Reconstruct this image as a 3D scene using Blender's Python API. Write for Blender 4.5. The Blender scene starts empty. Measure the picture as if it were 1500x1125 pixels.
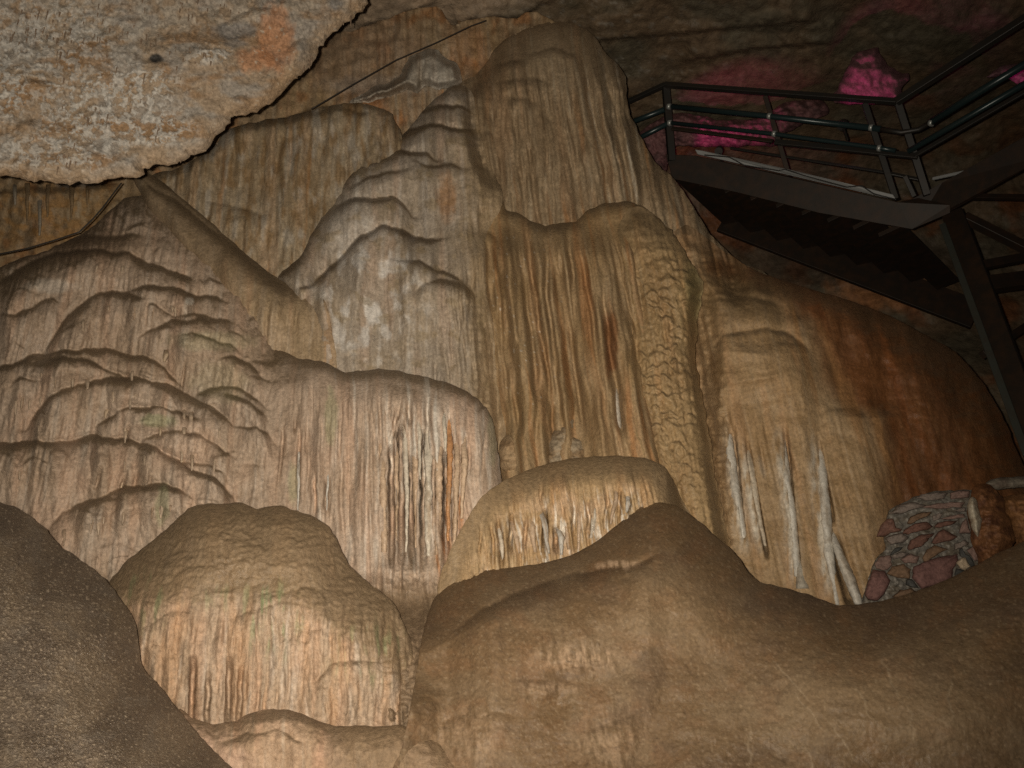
import bpy, bmesh, math, random
import numpy as np
from mathutils import Vector, Matrix

random.seed(7)
SC = bpy.context.scene
COL = SC.collection

# ------------------------------------------------------------------ camera, light, exposure
TH = math.radians(26.4); RO = math.radians(5.0)          # looking up, held slightly crooked
CAM = np.array([0.0, 0.0, 1.6])
FPX = 1200.0                                   # focal length in photo pixels (photo 1500 x 1125)
cd = bpy.data.cameras.new("camera"); cam = bpy.data.objects.new("camera", cd); COL.objects.link(cam)
cd.sensor_width = 36.0; cd.lens = 36.0 * FPX / 1500.0; cd.clip_start = 0.05; cd.clip_end = 200.0
SC.camera = cam

w = bpy.data.worlds.new("World"); SC.world = w; w.use_nodes = True
w.node_tree.nodes["Background"].inputs[0].default_value = (0.9, 0.75, 0.6, 1)
w.node_tree.nodes["Background"].inputs[1].default_value = 0.012      # a closed cave: next to nothing

FW = np.array([0, math.cos(TH), math.sin(TH)]); UP0 = np.array([0, -math.sin(TH), math.cos(TH)])
RT = np.array([math.cos(RO), 0, 0]) - math.sin(RO) * UP0; UP = np.array([math.sin(RO), 0, 0]) + math.cos(RO) * UP0
cam.matrix_world = Matrix([[RT[i], UP[i], -FW[i], CAM[i]] for i in range(3)] + [[0, 0, 0, 1]])
fl = bpy.data.lights.new("camera_flash", "SPOT")
fl.energy = 1340.0; fl.color = (1.0, 0.885, 0.725); fl.spot_size = math.radians(112); fl.spot_blend = 1.0
fl.shadow_soft_size = 0.018
flo = bpy.data.objects.new("camera_flash", fl); COL.objects.link(flo)
flo.location = CAM + np.array([-0.075, 0, 0]) + UP * 0.045
flo.rotation_euler = (math.pi / 2 + TH + math.radians(6), 0, math.radians(5))

SC.view_settings.view_transform = "Standard"; SC.view_settings.look = "None"
SC.view_settings.exposure = 0.0; SC.view_settings.gamma = 1.0
SC.view_settings.use_curve_mapping = False
SC.render.engine = "CYCLES"
SC.cycles.max_bounces = 6; SC.cycles.diffuse_bounces = 3
SC.cycles.use_denoising = False

# ------------------------------------------------------------------ numeric helpers
def ss(a, b, x):
    t = np.clip((x - a) / (b - a), 0, 1)
    return t * t * (3 - 2 * t)

def perlin(x, y, seed=0):
    rng = np.random.RandomState(seed + 11)
    perm = rng.permutation(512)
    ga = rng.rand(512) * 2 * np.pi
    gx, gy = np.cos(ga), np.sin(ga)
    xi = np.floor(x).astype(np.int64); yi = np.floor(y).astype(np.int64)
    xf = x - xi; yf = y - yi
    u = xf * xf * xf * (xf * (xf * 6 - 15) + 10); v = yf * yf * yf * (yf * (yf * 6 - 15) + 10)
    def g(i, j, dx, dy):
        h = perm[(perm[i & 511] + j) & 511]
        return gx[h] * dx + gy[h] * dy
    n00 = g(xi, yi, xf, yf); n10 = g(xi + 1, yi, xf - 1, yf)
    n01 = g(xi, yi + 1, xf, yf - 1); n11 = g(xi + 1, yi + 1, xf - 1, yf - 1)
    return 1.5 * ((n00 * (1 - u) + n10 * u) * (1 - v) + (n01 * (1 - u) + n11 * u) * v)

def fbm(x, y, o=4, seed=0, gain=0.5):
    s = 0; a = 1; t = 0
    for k in range(o):
        s = s + a * perlin(x * 2 ** k + 17.3 * k, y * 2 ** k - 9.1 * k, seed + k); t += a; a *= gain
    return s / t

def VX(X, Y):                                  # a coordinate that stays constant along plumb lines
    return 540 + (X - 540) * 2412.0 / (Y + 1850.0)

def flute(X, Y, wd, seed, vs=14.0, warp=0.0):
    u = VX(X, Y)
    if warp: u = u + warp * fbm(X / 70, Y / 70, 2, seed + 50)
    return np.abs(perlin(u / wd, Y / (wd * vs) + seed * 1.7, seed)) * 1.6

def flutes(X, Y, wd, seed, o=3, vs=14.0, warp=4.0, gain=0.5):
    s = 0; a = 1
    for k in range(o):
        s = s + a * flute(X, Y, wd / 2.03 ** k, seed + 3 * k, vs, warp); a *= gain
    return s

def streak(X, Y, wd, seed, vs=20.0, warp=5.0):  # -1..1 stain pattern running down the rock
    u = VX(X, Y) + warp * fbm(X / 60, Y / 60, 2, seed + 31)
    return fbm(u / wd, Y / (wd * vs), 3, seed)

def Zm(s, ox, oy):
    return lambda pts: [(ox + a / s, oy + b / s) for a, b in pts]
Z1 = Zm(2.679, 0, 0); Z2 = Zm(2.679, 400, 0); Z4 = Zm(2.679, 0, 330); Z5 = Zm(2.446, 420, 400)
Z6 = Zm(2.25, 900, 400); Z7 = Zm(2.344, 0, 700); Z8 = Zm(1.596, 560, 700); ZS = Zm(5.115, 1240, 680)

def lip(X, Y, pts, amp, down, up, seed=0, jit=2.5, tap=14.0, step=0.0, mod=.5):
    """a shelf of flowstone: swells out at the traced line, dies away below it"""
    p = sorted(pts); xs = np.array([a for a, b in p], float); ys = np.array([b for a, b in p], float)
    xi = np.arange(xs[0] - 30, xs[-1] + 31, 1.0)
    yi = np.interp(xi, xs, ys); k = np.hanning(13); k /= k.sum()
    yi = np.convolve(np.pad(yi, 6, mode="edge"), k, "valid")
    sl = np.gradient(yi)
    yl = np.interp(X, xi, yi) + jit * (fbm(X / 13, Y / 45, 3, seed + 5) * .9 + 1.5 * perlin(X / 30, Y / 90, seed + 6))
    amp = amp * (1 + mod * perlin(X / 32, Y * 0 + seed, seed + 9))
    sl = np.interp(X, xi, sl)
    s = (Y - yl) / np.sqrt(1 + sl * sl)
    t = ss(xs[0] - tap * .4, xs[0] + tap, X) * (1 - ss(xs[-1] - tap, xs[-1] + tap * .4, X))
    wd = up * 2.7
    q_ = 1 - np.clip(s / wd, 0, 1)
    r = np.where(s > 0, np.maximum(1 - q_ ** 2, 0) ** .72 * np.exp(-np.maximum(s - wd, 0) / down), 0) - .16 * np.exp(-(s / 5.0) ** 2)
    # a rounded nose instead of a knife edge
    r = amp * t * r
    if step: r = r - step * ss(xs[0] - 30, xs[0] + 20, X) * (1 - ss(xs[-1] - 40, xs[-1] + 30, X)) * (1 - ss(-3, 3, s)) * np.exp(-np.maximum(-s, 0) / 160)
    return r

def gauss(X, Y, x, y, rx, ry, a):
    return a * np.exp(-((X - x) / rx) ** 2 - ((Y - y) / ry) ** 2)

def blob(X, Y, x, y, rx, ry, seed=0, hard=0.35):
    q = np.sqrt(((X - x) / rx) ** 2 + ((Y - y) / ry) ** 2) + 0.55 * fbm(X / 14, Y / 22, 4, seed + 77)
    return 1 - ss(1 - hard, 1 + hard, q)

def mix(c, col, f):
    f = np.clip(f, 0, 1)[..., None]
    return c * (1 - f) + np.array(col) * f

def wall(Y0):
    def base(X, Y):
        a = (X - 750.0) / FPX; t = (562.5 - Y) / FPX
        return Y0 / (FW[1] + a * RT[1] + t * UP[1])
    return base

def world(X, Y, D):
    a = (X - 750.0) / FPX; t = (562.5 - Y) / FPX
    P = np.empty(X.shape + (3,))
    for i in range(3): P[..., i] = CAM[i] + D * (FW[i] + a * RT[i] + t * UP[i])
    return P

def W1(px, py, d):
    return Vector(world(np.array([float(px)]), np.array([float(py)]), np.array([float(d)]))[0])

def smooth_outline(pts, jit, seed):
    p = np.array(pts, float); n = len(p); out = []
    for i in range(n):
        p0, p1, p2, p3 = p[i - 1], p[i], p[(i + 1) % n], p[(i + 2) % n]
        L = np.linalg.norm(p2 - p1); m = max(2, int(L / 5))
        for k in range(m):
            t = k / m
            c = 0.5 * (2 * p1 + (p2 - p0) * t + (2 * p0 - 5 * p1 + 4 * p2 - p3) * t * t + (3 * p1 - p0 - 3 * p2 + p3) * t ** 3)
            out.append(c * 0.6 + (p1 + (p2 - p1) * t) * 0.4)
    o = np.array(out)
    if jit:
        o[:, 0] += jit * fbm(o[:, 0] / 16, o[:, 1] / 16, 3, seed + 1)
        o[:, 1] += jit * fbm(o[:, 0] / 16 + 40, o[:, 1] / 16, 3, seed + 2)
    return o

def sdf(X, Y, o):
    """signed distance (inside positive) and nearest point on the closed outline"""
    best = np.full(X.shape, 1e9); bx = np.zeros(X.shape); by = np.zeros(X.shape); ins = np.zeros(X.shape, bool)
    n = len(o)
    for i in range(n):
        ax, ay = o[i]; cx, cy = o[(i + 1) % n]
        dx, dy = cx - ax, cy - ay; L = dx * dx + dy * dy + 1e-12
        t = np.clip(((X - ax) * dx + (Y - ay) * dy) / L, 0, 1)
        qx = ax + t * dx; qy = ay + t * dy
        d = (X - qx) ** 2 + (Y - qy) ** 2
        m = d < best
        best = np.where(m, d, best); bx = np.where(m, qx, bx); by = np.where(m, qy, by)
        if ay != cy:
            c = ((ay > Y) != (cy > Y)) & (X < (cx - ax) * (Y - ay) / (cy - ay) + ax)
            ins ^= c
    return np.where(ins, 1, -1) * np.sqrt(best), bx, by

# ------------------------------------------------------------------ scene graph helpers
def link(name, me, mat=None, parent=None):
    o = bpy.data.objects.new(name, me); COL.objects.link(o)
    if mat is not None and me is not None and not me.materials: me.materials.append(mat)
    if parent is not None: o.parent = parent
    return o

def tag(o, label=None, cat=None, group=None, kind=None):
    if label: o["label"] = label
    if cat: o["category"] = cat
    if group: o["group"] = group
    if kind: o["kind"] = kind
    return o

def empty(name, loc):
    o = bpy.data.objects.new(name, None); COL.objects.link(o); o.location = loc; o.empty_display_size = 0.1
    return o

def under(part, thing):
    """parent a part that was built in world space to a thing at its base"""
    part.parent = thing; part.matrix_parent_inverse = Matrix.Translation(thing.location).inverted()
    return part

def mesh_np(name, V, Fq, C=None, smooth=True, tris=None):
    me = bpy.data.meshes.new(name)
    nq = len(Fq); nt = 0 if tris is None else len(tris)
    me.vertices.add(len(V)); me.vertices.foreach_set("co", np.ascontiguousarray(V, np.float32).ravel())
    li = Fq.ravel() if nt == 0 else np.concatenate([Fq.ravel(), tris.ravel()])
    me.loops.add(len(li)); me.loops.foreach_set("vertex_index", li.astype(np.int32))
    st = np.arange(nq) * 4
    if nt: st = np.concatenate([st, nq * 4 + np.arange(nt) * 3])
    me.polygons.add(nq + nt); me.polygons.foreach_set("loop_start", st.astype(np.int32))
    me.update(calc_edges=True)
    if smooth: me.polygons.foreach_set("use_smooth", np.ones(nq + nt, bool))
    if C is not None:
        at = me.color_attributes.new("stain", "FLOAT_COLOR", "POINT")
        at.data.foreach_set("color", np.concatenate([C, np.ones((len(C), 1))], 1).astype(np.float32).ravel())
    me.validate(); me.update()
    return me

def relief(name, outline, base, efun, cfun, mat, step=2.0, rw=40.0, rd=40.0, jit=3.0, seed=0, back=0.10, parent=None, meet=()):
    o = smooth_outline(outline, jit, seed)
    x0, y0 = o.min(0) - step * 2; x1, y1 = o.max(0) + step * 2
    X, Y = np.meshgrid(np.arange(x0, x1, step), np.arange(y0, y1, step))
    sd, bx, by = sdf(X, Y, o)
    ins = sd > 0
    cell = ins[:-1, :-1] | ins[1:, :-1] | ins[:-1, 1:] | ins[1:, 1:]
    X = np.where(ins, X, bx); Y = np.where(ins, Y, by); sd = np.maximum(sd, 0)
    e = efun(X, Y, sd)
    rwv = rw(X, Y) if callable(rw) else rw
    q = 1 - np.clip(sd / rwv, 0, 1)
    rdv = rd(X, Y) if callable(rd) else rd
    e = e - rdv * (.2 * (1 - np.sqrt(np.maximum(1 - q * q * 0.998, 0))) + .8 * q * q)
    D = base(X, Y) * (1 - e / FPX)
    for b2, e2, wid, msk in meet:               # where two flows have grown together, one runs into the other
        wgt = (1 - ss(0, wid, sd + wid * .12 * fbm(X / 25, Y / 13, 3, seed + 3))) * msk(X, Y)
        D = D * (1 - wgt) + b2(X, Y) * (1 - (e2(X, Y, sd * 0 + 60) + 1.5) / FPX) * wgt
    P = world(X, Y, D)
    gy = np.gradient(e, axis=0) / step
    C = np.clip(cfun(X, Y, sd, gy), 0.004, 0.9)
    H, Wd = X.shape
    idx = np.arange(H * Wd).reshape(H, Wd)
    r, c = np.nonzero(cell)
    F = np.stack([idx[r, c], idx[r + 1, c], idx[r + 1, c + 1], idx[r, c + 1]], 1)
    used = np.unique(F); remap = np.full(H * Wd, -1); remap[used] = np.arange(len(used))
    F = remap[F]; V = P.reshape(-1, 3)[used]; CC = C.reshape(-1, 3)[used]
    # skirt: the boundary carried back into the rock
    E = np.concatenate([F[:, [0, 1]], F[:, [1, 2]], F[:, [2, 3]], F[:, [3, 0]]])
    key = np.sort(E, 1); k1 = key[:, 0] * (len(V) + 1) + key[:, 1]
    u, inv, cnt = np.unique(k1, return_inverse=True, return_counts=True)
    B = E[cnt[inv] == 1]
    bv = np.unique(B); m2 = np.full(len(V), -1); m2[bv] = len(V) + np.arange(len(bv))
    dirv = V[bv] - CAM
    V2 = V[bv] + dirv * back
    FS = np.stack([B[:, 1], B[:, 0], m2[B[:, 0]], m2[B[:, 1]]], 1)
    V = np.concatenate([V, V2]); CC = np.concatenate([CC, CC[bv]]); F = np.concatenate([F, FS])
    me = mesh_np(name, V, F, CC)
    ob = link(name, me, mat, None)
    if parent is not None: under(ob, parent)
    return ob

# ------------------------------------------------------------------ materials
def nodes_of(name):
    m = bpy.data.materials.new(name); m.use_nodes = True
    return m, m.node_tree.nodes, m.node_tree.links, m.node_tree.nodes["Principled BSDF"]

def rock_mat(name, rough=0.6, spec=0.3, bumps=((45, .5, .006), (160, .5, .002)), var=0.35, vscale=30, attr=True, base=(.3, .2, .1), speck=None, fib=0.0):
    m, N, L, b = nodes_of(name)
    tc = N.new("ShaderNodeTexCoord"); geo = N.new("ShaderNodeNewGeometry")
    if attr:
        a = N.new("ShaderNodeVertexColor"); a.layer_name = "stain"; col = a.outputs["Color"]
    else:
        a = N.new("ShaderNodeRGB"); a.outputs[0].default_value = (*base, 1); col = a.outputs[0]
    n = N.new("ShaderNodeTexNoise"); n.inputs["Scale"].default_value = vscale; n.inputs["Detail"].default_value = 6
    n.inputs["Roughness"].default_value = 0.68
    L.new(geo.outputs["Position"], n.inputs["Vector"])
    mr = N.new("ShaderNodeMapRange"); mr.inputs["From Min"].default_value = .3; mr.inputs["From Max"].default_value = .7
    mr.inputs["To Min"].default_value = 1 - var; mr.inputs["To Max"].default_value = 1 + var
    L.new(n.outputs["Fac"], mr.inputs["Value"])
    mx = N.new("ShaderNodeVectorMath"); mx.operation = "SCALE"
    mpn = N.new("ShaderNodeMapping"); mpn.inputs["Scale"].default_value = (1, 1, .09); L.new(geo.outputs["Position"], mpn.inputs["Vector"])
    n2 = N.new("ShaderNodeTexNoise"); n2.inputs["Scale"].default_value = 46; n2.inputs["Detail"].default_value = 5; n2.inputs["Roughness"].default_value = .7
    L.new(mpn.outputs["Vector"], n2.inputs["Vector"])
    m2 = N.new("ShaderNodeMapRange"); m2.inputs["From Min"].default_value = .3; m2.inputs["From Max"].default_value = .7
    m2.inputs["To Min"].default_value = 1 - fib; m2.inputs["To Max"].default_value = 1 + fib
    L.new(n2.outputs["Fac"], m2.inputs["Value"])
    mm = N.new("ShaderNodeMath"); mm.operation = "MULTIPLY"; L.new(mr.outputs[0], mm.inputs[0]); L.new(m2.outputs[0], mm.inputs[1])
    L.new(col, mx.inputs[0]); L.new(mm.outputs[0], mx.inputs["Scale"])
    out = mx.outputs[0]
    if speck:
        v = N.new("ShaderNodeTexNoise"); v.inputs["Scale"].default_value = speck[0]; v.inputs["Detail"].default_value = 2
        L.new(geo.outputs["Position"], v.inputs["Vector"])
        r2 = N.new("ShaderNodeMapRange"); r2.inputs["From Min"].default_value = .6; r2.inputs["From Max"].default_value = .75
        L.new(v.outputs["Fac"], r2.inputs["Value"])
        m3 = N.new("ShaderNodeMix"); m3.data_type = "RGBA"
        L.new(r2.outputs[0], m3.inputs["Factor"]); L.new(out, m3.inputs["A"]); m3.inputs["B"].default_value = (*speck[1], 1)
        out = m3.outputs["Result"]
    L.new(out, b.inputs["Base Color"])
    n5 = N.new("ShaderNodeTexNoise"); n5.inputs["Scale"].default_value = 3.5; n5.inputs["Detail"].default_value = 6; L.new(geo.outputs["Position"], n5.inputs["Vector"])
    m5 = N.new("ShaderNodeMapRange"); m5.inputs["From Min"].default_value = .35; m5.inputs["From Max"].default_value = .65
    m5.inputs["To Min"].default_value = max(.22, rough - .24); m5.inputs["To Max"].default_value = min(.95, rough + .15)
    L.new(n5.outputs["Fac"], m5.inputs["Value"]); L.new(m5.outputs[0], b.inputs["Roughness"])
    b.inputs["Specular IOR Level"].default_value = spec
    prev = None
    for sc, st, di in bumps:
        nn = N.new("ShaderNodeTexNoise"); nn.inputs["Scale"].default_value = sc; nn.inputs["Detail"].default_value = 5
        nn.inputs["Roughness"].default_value = .6
        L.new(geo.outputs["Position"], nn.inputs["Vector"])
        bp = N.new("ShaderNodeBump"); bp.inputs["Strength"].default_value = st; bp.inputs["Distance"].default_value = di
        L.new(nn.outputs["Fac"], bp.inputs["Height"])
        if prev: L.new(prev, bp.inputs["Normal"])
        prev = bp.outputs["Normal"]
    if fib:
        bp = N.new("ShaderNodeBump"); bp.inputs["Strength"].default_value = .4; bp.inputs["Distance"].default_value = .008
        L.new(n2.outputs["Fac"], bp.inputs["Height"]); L.new(prev, bp.inputs["Normal"]); prev = bp.outputs["Normal"]
    L.new(prev, b.inputs["Normal"])
    return m

M_FLOW = rock_mat("wet_flowstone", .55, .3, ((38, .35, .012), (120, .7, .007)), .30, 42, fib=.13)
M_GRAIN = rock_mat("grainy_flowstone", .38, .5, ((60, .7, .010), (170, 1.0, .009)), .5, 130)
M_MUD = rock_mat("mud_coated_flowstone", .66, .28, ((26, .35, .012), (110, .5, .005)), .26, 60)
M_ROCK = rock_mat("rough_cave_rock", .75, .2, ((24, .5, .014), (85, .7, .008)), .35, 45)
M_DARK = rock_mat("dark_cave_rock", .6, .3, ((8, .5, .05), (34, .6, .02)), .4, 9)
M_STAL = rock_mat("pale_stalactite_calcite", .45, .4, ((30, .6, .012), (110, .6, .005)), .3, 35)

def metal_mat(name, base, rough, met, rust=0.0):
    m, N, L, b = nodes_of(name)
    geo = N.new("ShaderNodeNewGeometry"); n = N.new("ShaderNodeTexNoise"); n.inputs["Scale"].default_value = 9; n.inputs["Detail"].default_value = 7
    L.new(geo.outputs["Position"], n.inputs["Vector"])
    cr = N.new("ShaderNodeValToRGB"); cr.color_ramp.elements[0].position = .4; cr.color_ramp.elements[1].position = .7
    cr.color_ramp.elements[0].color = (*base, 1)
    cr.color_ramp.elements[1].color = (base[0] * (1 - rust) + .04 * rust, base[1] * (1 - rust) + .017 * rust, base[2] * (1 - rust) + .006 * rust, 1)
    L.new(n.outputs["Fac"], cr.inputs["Fac"]); L.new(cr.outputs["Color"], b.inputs["Base Color"])
    b.inputs["Roughness"].default_value = rough; b.inputs["Metallic"].default_value = met
    bp = N.new("ShaderNodeBump"); bp.inputs["Strength"].default_value = .25; bp.inputs["Distance"].default_value = .006
    L.new(n.outputs["Fac"], bp.inputs["Height"]); L.new(bp.outputs["Normal"], b.inputs["Normal"])
    return m
M_RAIL = metal_mat("dark_painted_rail", (.018, .017, .015), .5, 0.0, .25)
M_PIPE = metal_mat("dark_teal_pipe", (.018, .034, .036), .3, 0.2, .05)
M_BEAM = metal_mat("rusty_brown_steel", (.015, .009, .005), .6, 0.0, .6)
M_CLAMP = metal_mat("galvanised_clamp", (.45, .47, .45), .4, .5, .1)
M_STRIP = metal_mat("grey_edge_strip", (.30, .31, .31), .5, 0.0, .1)
M_CABLE = metal_mat("black_cable", (.02, .018, .016), .6, 0.0, .0)

# palette: real albedo of the stone
TAN = (.42, .32, .24); CREAM = (.50, .41, .31); GREY = (.50, .46, .40); WHITE = (.68, .65, .60); OCHRE = (.35, .235, .12)
MUD = (.175, .125, .075); DBROWN = (.13, .085, .05); ORANGE = (.45, .20, .075); RED = (.21, .075, .03); GREEN = (.24, .29, .15)
PINK = (.50, .345, .25)

def stone_colour(X, Y, gy, seed, a=TAN, b=OCHRE, s1=CREAM, s2=DBROWN, mud=0.8, k1=.5, k2=.4, m0=.35, m1=1.5):
    c = np.broadcast_to(np.array(a), X.shape + (3,)).copy()
    c = mix(c, b, ss(-.25, .35, fbm(X / 95, Y / 95, 4, seed)) * .75)
    st = streak(X, Y, 9, seed + 3)
    c = mix(c, s1, ss(.08, .5, st) * k1)
    st = streak(X, Y, 22, seed + 5, 12)
    c = mix(c, tuple(.78 * np.array(b) + .22 * np.array(s2)), ss(.05, .35, st) * k2 * 1.1)
    st = streak(X, Y, 26, seed + 6, 10)
    c = mix(c, tuple(np.array(a) * np.array((1.14, 1.0, .92))), ss(.05, .4, st) * .6)
    st = streak(X, Y, 7, seed + 9)
    c = mix(c, s2, ss(.16, .5, st) * k2)
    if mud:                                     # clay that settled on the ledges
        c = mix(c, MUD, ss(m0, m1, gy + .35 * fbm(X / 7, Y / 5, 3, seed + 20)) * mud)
    return c

# ------------------------------------------------------------------ setting: ceiling, walls, floor
def ceil_base(X, Y):
    a = (X - 750.0) / FPX; t = (562.5 - Y) / FPX
    dc = 8.0 / np.maximum(FW[2] + a * RT[2] + t * UP[2] - .04, .12)
    yw = 11.3 - 0.0012 * (X - 900)
    dw = yw / np.maximum(FW[1] + a * RT[1] + t * UP[1], .25)
    k = 2.2
    return -np.log(np.exp(-k * dc) + np.exp(-k * dw)) / k

def e_ceil(X, Y, sd):
    e = 26 * fbm(X / 170, Y / 120, 4, 1) + 5 * fbm(X / 40 + Y / 60, Y / 30, 4, 2)
    e = e + 7 * np.abs(fbm(X / 22, Y / 16, 3, 3))
    for i, p in enumerate([[(520, 42), (550, 32), (580, 22), (610, 11), (640, 2)],
                           [(660, 40), (690, 28), (720, 25), (755, 26), (775, 15), (805, 0)],
                           [(860, 60), (980, 48), (1090, 38), (1200, 28)],
                           [(1000, 90), (1100, 70), (1230, 60)]]):
        pts = np.array(p); yl = np.interp(X, pts[:, 0], pts[:, 1]) + 4 * fbm(X / 14, Y / 60, 3, i)
        t = ss(pts[0, 0] - 10, pts[0, 0] + 20, X) * (1 - ss(pts[-1, 0] - 20, pts[-1, 0] + 10, X))
        e = e + 18 * t * (1 - ss(-1, 4, Y - yl)) * np.exp(-np.maximum(yl - Y, 0) / 60)
    e = e + ss(470, 560, Y) * 60
    e = e + gauss(X, Y, 1290, 415, 70, 30, 45)
    return e

def c_ceil(X, Y, sd, gy):
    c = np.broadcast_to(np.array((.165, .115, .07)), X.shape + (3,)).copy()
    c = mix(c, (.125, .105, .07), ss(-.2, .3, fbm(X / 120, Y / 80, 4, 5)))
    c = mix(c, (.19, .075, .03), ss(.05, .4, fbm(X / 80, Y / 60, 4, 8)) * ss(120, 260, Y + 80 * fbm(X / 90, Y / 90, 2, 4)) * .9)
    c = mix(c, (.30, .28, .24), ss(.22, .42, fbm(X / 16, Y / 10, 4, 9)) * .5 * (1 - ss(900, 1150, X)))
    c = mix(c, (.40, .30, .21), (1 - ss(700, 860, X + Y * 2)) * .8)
    c = mix(c, (.42, .19, .08), blob(X, Y, 1290, 420, 75, 34, 3) * .8)  # warm glow of a lamp, painted into the rock colour
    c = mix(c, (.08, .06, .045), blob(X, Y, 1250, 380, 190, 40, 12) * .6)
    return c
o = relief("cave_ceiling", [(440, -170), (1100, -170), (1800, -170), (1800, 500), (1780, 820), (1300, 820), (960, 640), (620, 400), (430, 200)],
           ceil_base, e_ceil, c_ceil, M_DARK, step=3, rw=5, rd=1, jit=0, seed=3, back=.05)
tag(o, "dark rough cave ceiling and rear wall behind the metal walkway", kind="structure")

def e_bw(X, Y, sd):
    e = 26 * fbm(X / 110, Y / 80, 4, 21) + 6 * flutes(X, Y, 34, 22, 3, 5) + 7 * fbm(X / 14, Y / 14, 3, 24)
    e = e - .25 * (Y - 300) + 10 * flutes(X, Y, 22, 29, 3, 8, 6) * ss(470, 540, X) * (1 - ss(180, 260, Y))
    e = e + lip(X, Y, [(-40, 282), (40, 276), (110, 268), (150, 270), (178, 268)], 14, 40, 5, 3)
    e = e + lip(X, Y, [(420, 168), (460, 160), (520, 150), (580, 140)], 12, 30, 6, 5)
    return e
def c_bw(X, Y, sd, gy):
    c = stone_colour(X, Y, gy, 25, (.36, .26, .16), (.37, .26, .14), (.45, .39, .30), (.14, .09, .05), .5)
    c = mix(c, (.38, .18, .07), ss(.1, .4, fbm(X / 34, Y / 40, 4, 26)) * .7)
    c = mix(c, (.40, .34, .26), blob(X, Y, 600, 130, 110, 60, 18, .8) * ss(-.2, .25, streak(X, Y, 10, 28)) * .8)
    c = mix(c, (.52, .48, .42), blob(X, Y, 108, 268, 30, 7, 2) * .7 + blob(X, Y, 555, 125, 75, 14, 3) * .55)
    c = mix(c, (.30, .20, .13), blob(X, Y, 540, 90, 100, 60, 4) * .5)
    c = mix(c, (.40, .17, .06), blob(X, Y, 545, 170, 26, 34, 5) * .6 + blob(X, Y, 560, 210, 20, 40, 15) * .5 + blob(X, Y, 690, 80, 30, 40, 16) * .3)
    c = mix(c, (.40, .23, .09), blob(X, Y, 70, 320, 110, 50, 17, .7) * ss(-.15, .2, fbm(X / 16, Y / 16, 4, 27)) * .85)
    return c
o = relief("cave_wall", [(-260, 180), (0, 150), (300, 60), (440, 50), (516, 46), (545, 35), (590, 18), (640, 8), (662, 36), (690, 28), (720, 24), (758, 27), (776, 16), (800, 24), (840, 60), (850, 200), (800, 480), (1000, 520), (1000, 1000), (-260, 1000)],
           wall(6.9), e_bw, c_bw, M_ROCK, step=3, rw=5, rd=1, jit=4, seed=5, back=.02)
tag(o, "ochre brown cave wall behind the flowstone", kind="structure"); cave_wall = o

bm = bmesh.new()
g = bmesh.ops.create_grid(bm, x_segments=60, y_segments=60, size=11.0)
me = bpy.data.meshes.new("cave_floor")
for v in bm.verts:
    v.co.z = float(.12 * fbm(np.array([v.co.x * .5]), np.array([v.co.y * .5]), 4, 2)[0])
for f in bm.faces: f.smooth = True
bm.to_mesh(me); bm.free()
M_FLOOR = rock_mat("damp_cave_floor", .7, .3, ((6, .6, .05), (40, .5, .01)), .3, 5, False, (.14, .10, .065))
o = link("cave_floor", me, M_FLOOR); o.location = (0, 6, 0); tag(o, kind="structure")

# ------------------------------------------------------------------ rock overhang, upper left
OVER = [(-200, -200), (560, -200), (545, -40), (533, 10), (523, 22), (516, 28), (500, 38), (488, 46), (478, 62), (466, 78), (459, 92), (450, 98),
        (436, 112), (420, 128), (408, 142), (396, 152), (380, 161), (362, 165), (345, 168), (337, 173), (335, 186), (320, 200), (303, 216),
        (286, 228), (266, 238), (240, 242), (216, 246), (205, 260), (165, 262), (120, 268), (60, 266), (0, 258), (-200, 250)]
def patch(X, Y):
    p = blob(X, Y, 155, 165, 95, 45, 1, .5) + blob(X, Y, 205, 120, 50, 22, 2, .5) + blob(X, Y, 60, 60, 120, 70, 3, .6) * .8
    p = p + blob(X, Y, 305, 80, 32, 14, 4, .5) + blob(X, Y, 235, 190, 45, 22, 5, .5) + blob(X, Y, 70, 225, 110, 28, 6, .5) * .8 + blob(X, Y, 10, 140, 22, 40, 7, .5)
    f = fbm(X / 15, Y / 12, 5, 41, .65)
    return np.clip(p, 0, 1) * ss(-.02, .04, f)
def over_base(X, Y):
    return 4.95 + .0016 * (X) + .0009 * (Y) * 0 + .0009 * (250 - Y)
def e_over(X, Y, sd):
    e = 30 * fbm(X / 190, Y / 130, 4, 42) + 7 * fbm(X / 40, Y / 30, 4, 43) + 1.6 * fbm(X / 7, Y / 7, 3, 44)
    p = patch(X, Y)
    e = e + p * (3.5 + 1.5 * fbm(X / 5, Y / 5, 2, 45))
    up = (1 - ss(70, 130, Y + .1 * X))
    e = e + up * 4 * fbm(X / 8, Y / 14, 3, 46)
    for i, q in enumerate([[(20, 190), (28, 178), (50, 172), (58, 176)], [(330, 150), (345, 138), (372, 142)], [(315, 40), (350, 20), (400, 8)],
                           [(420, 72), (432, 60), (452, 52)], [(25, 120), (50, 118), (80, 122)]]):
        e = e + lip(X, Y, q, 7, 22, 4, i + 60)
    e = e - gauss(X, Y, 340, 46, 26, 14, 14) - gauss(X, Y, 227, 86, 12, 7, 10)
    e = e + lip(X, Y, [(120, 262), (170, 250), (230, 240)], 5, 10, 8, 66)
    return e
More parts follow.
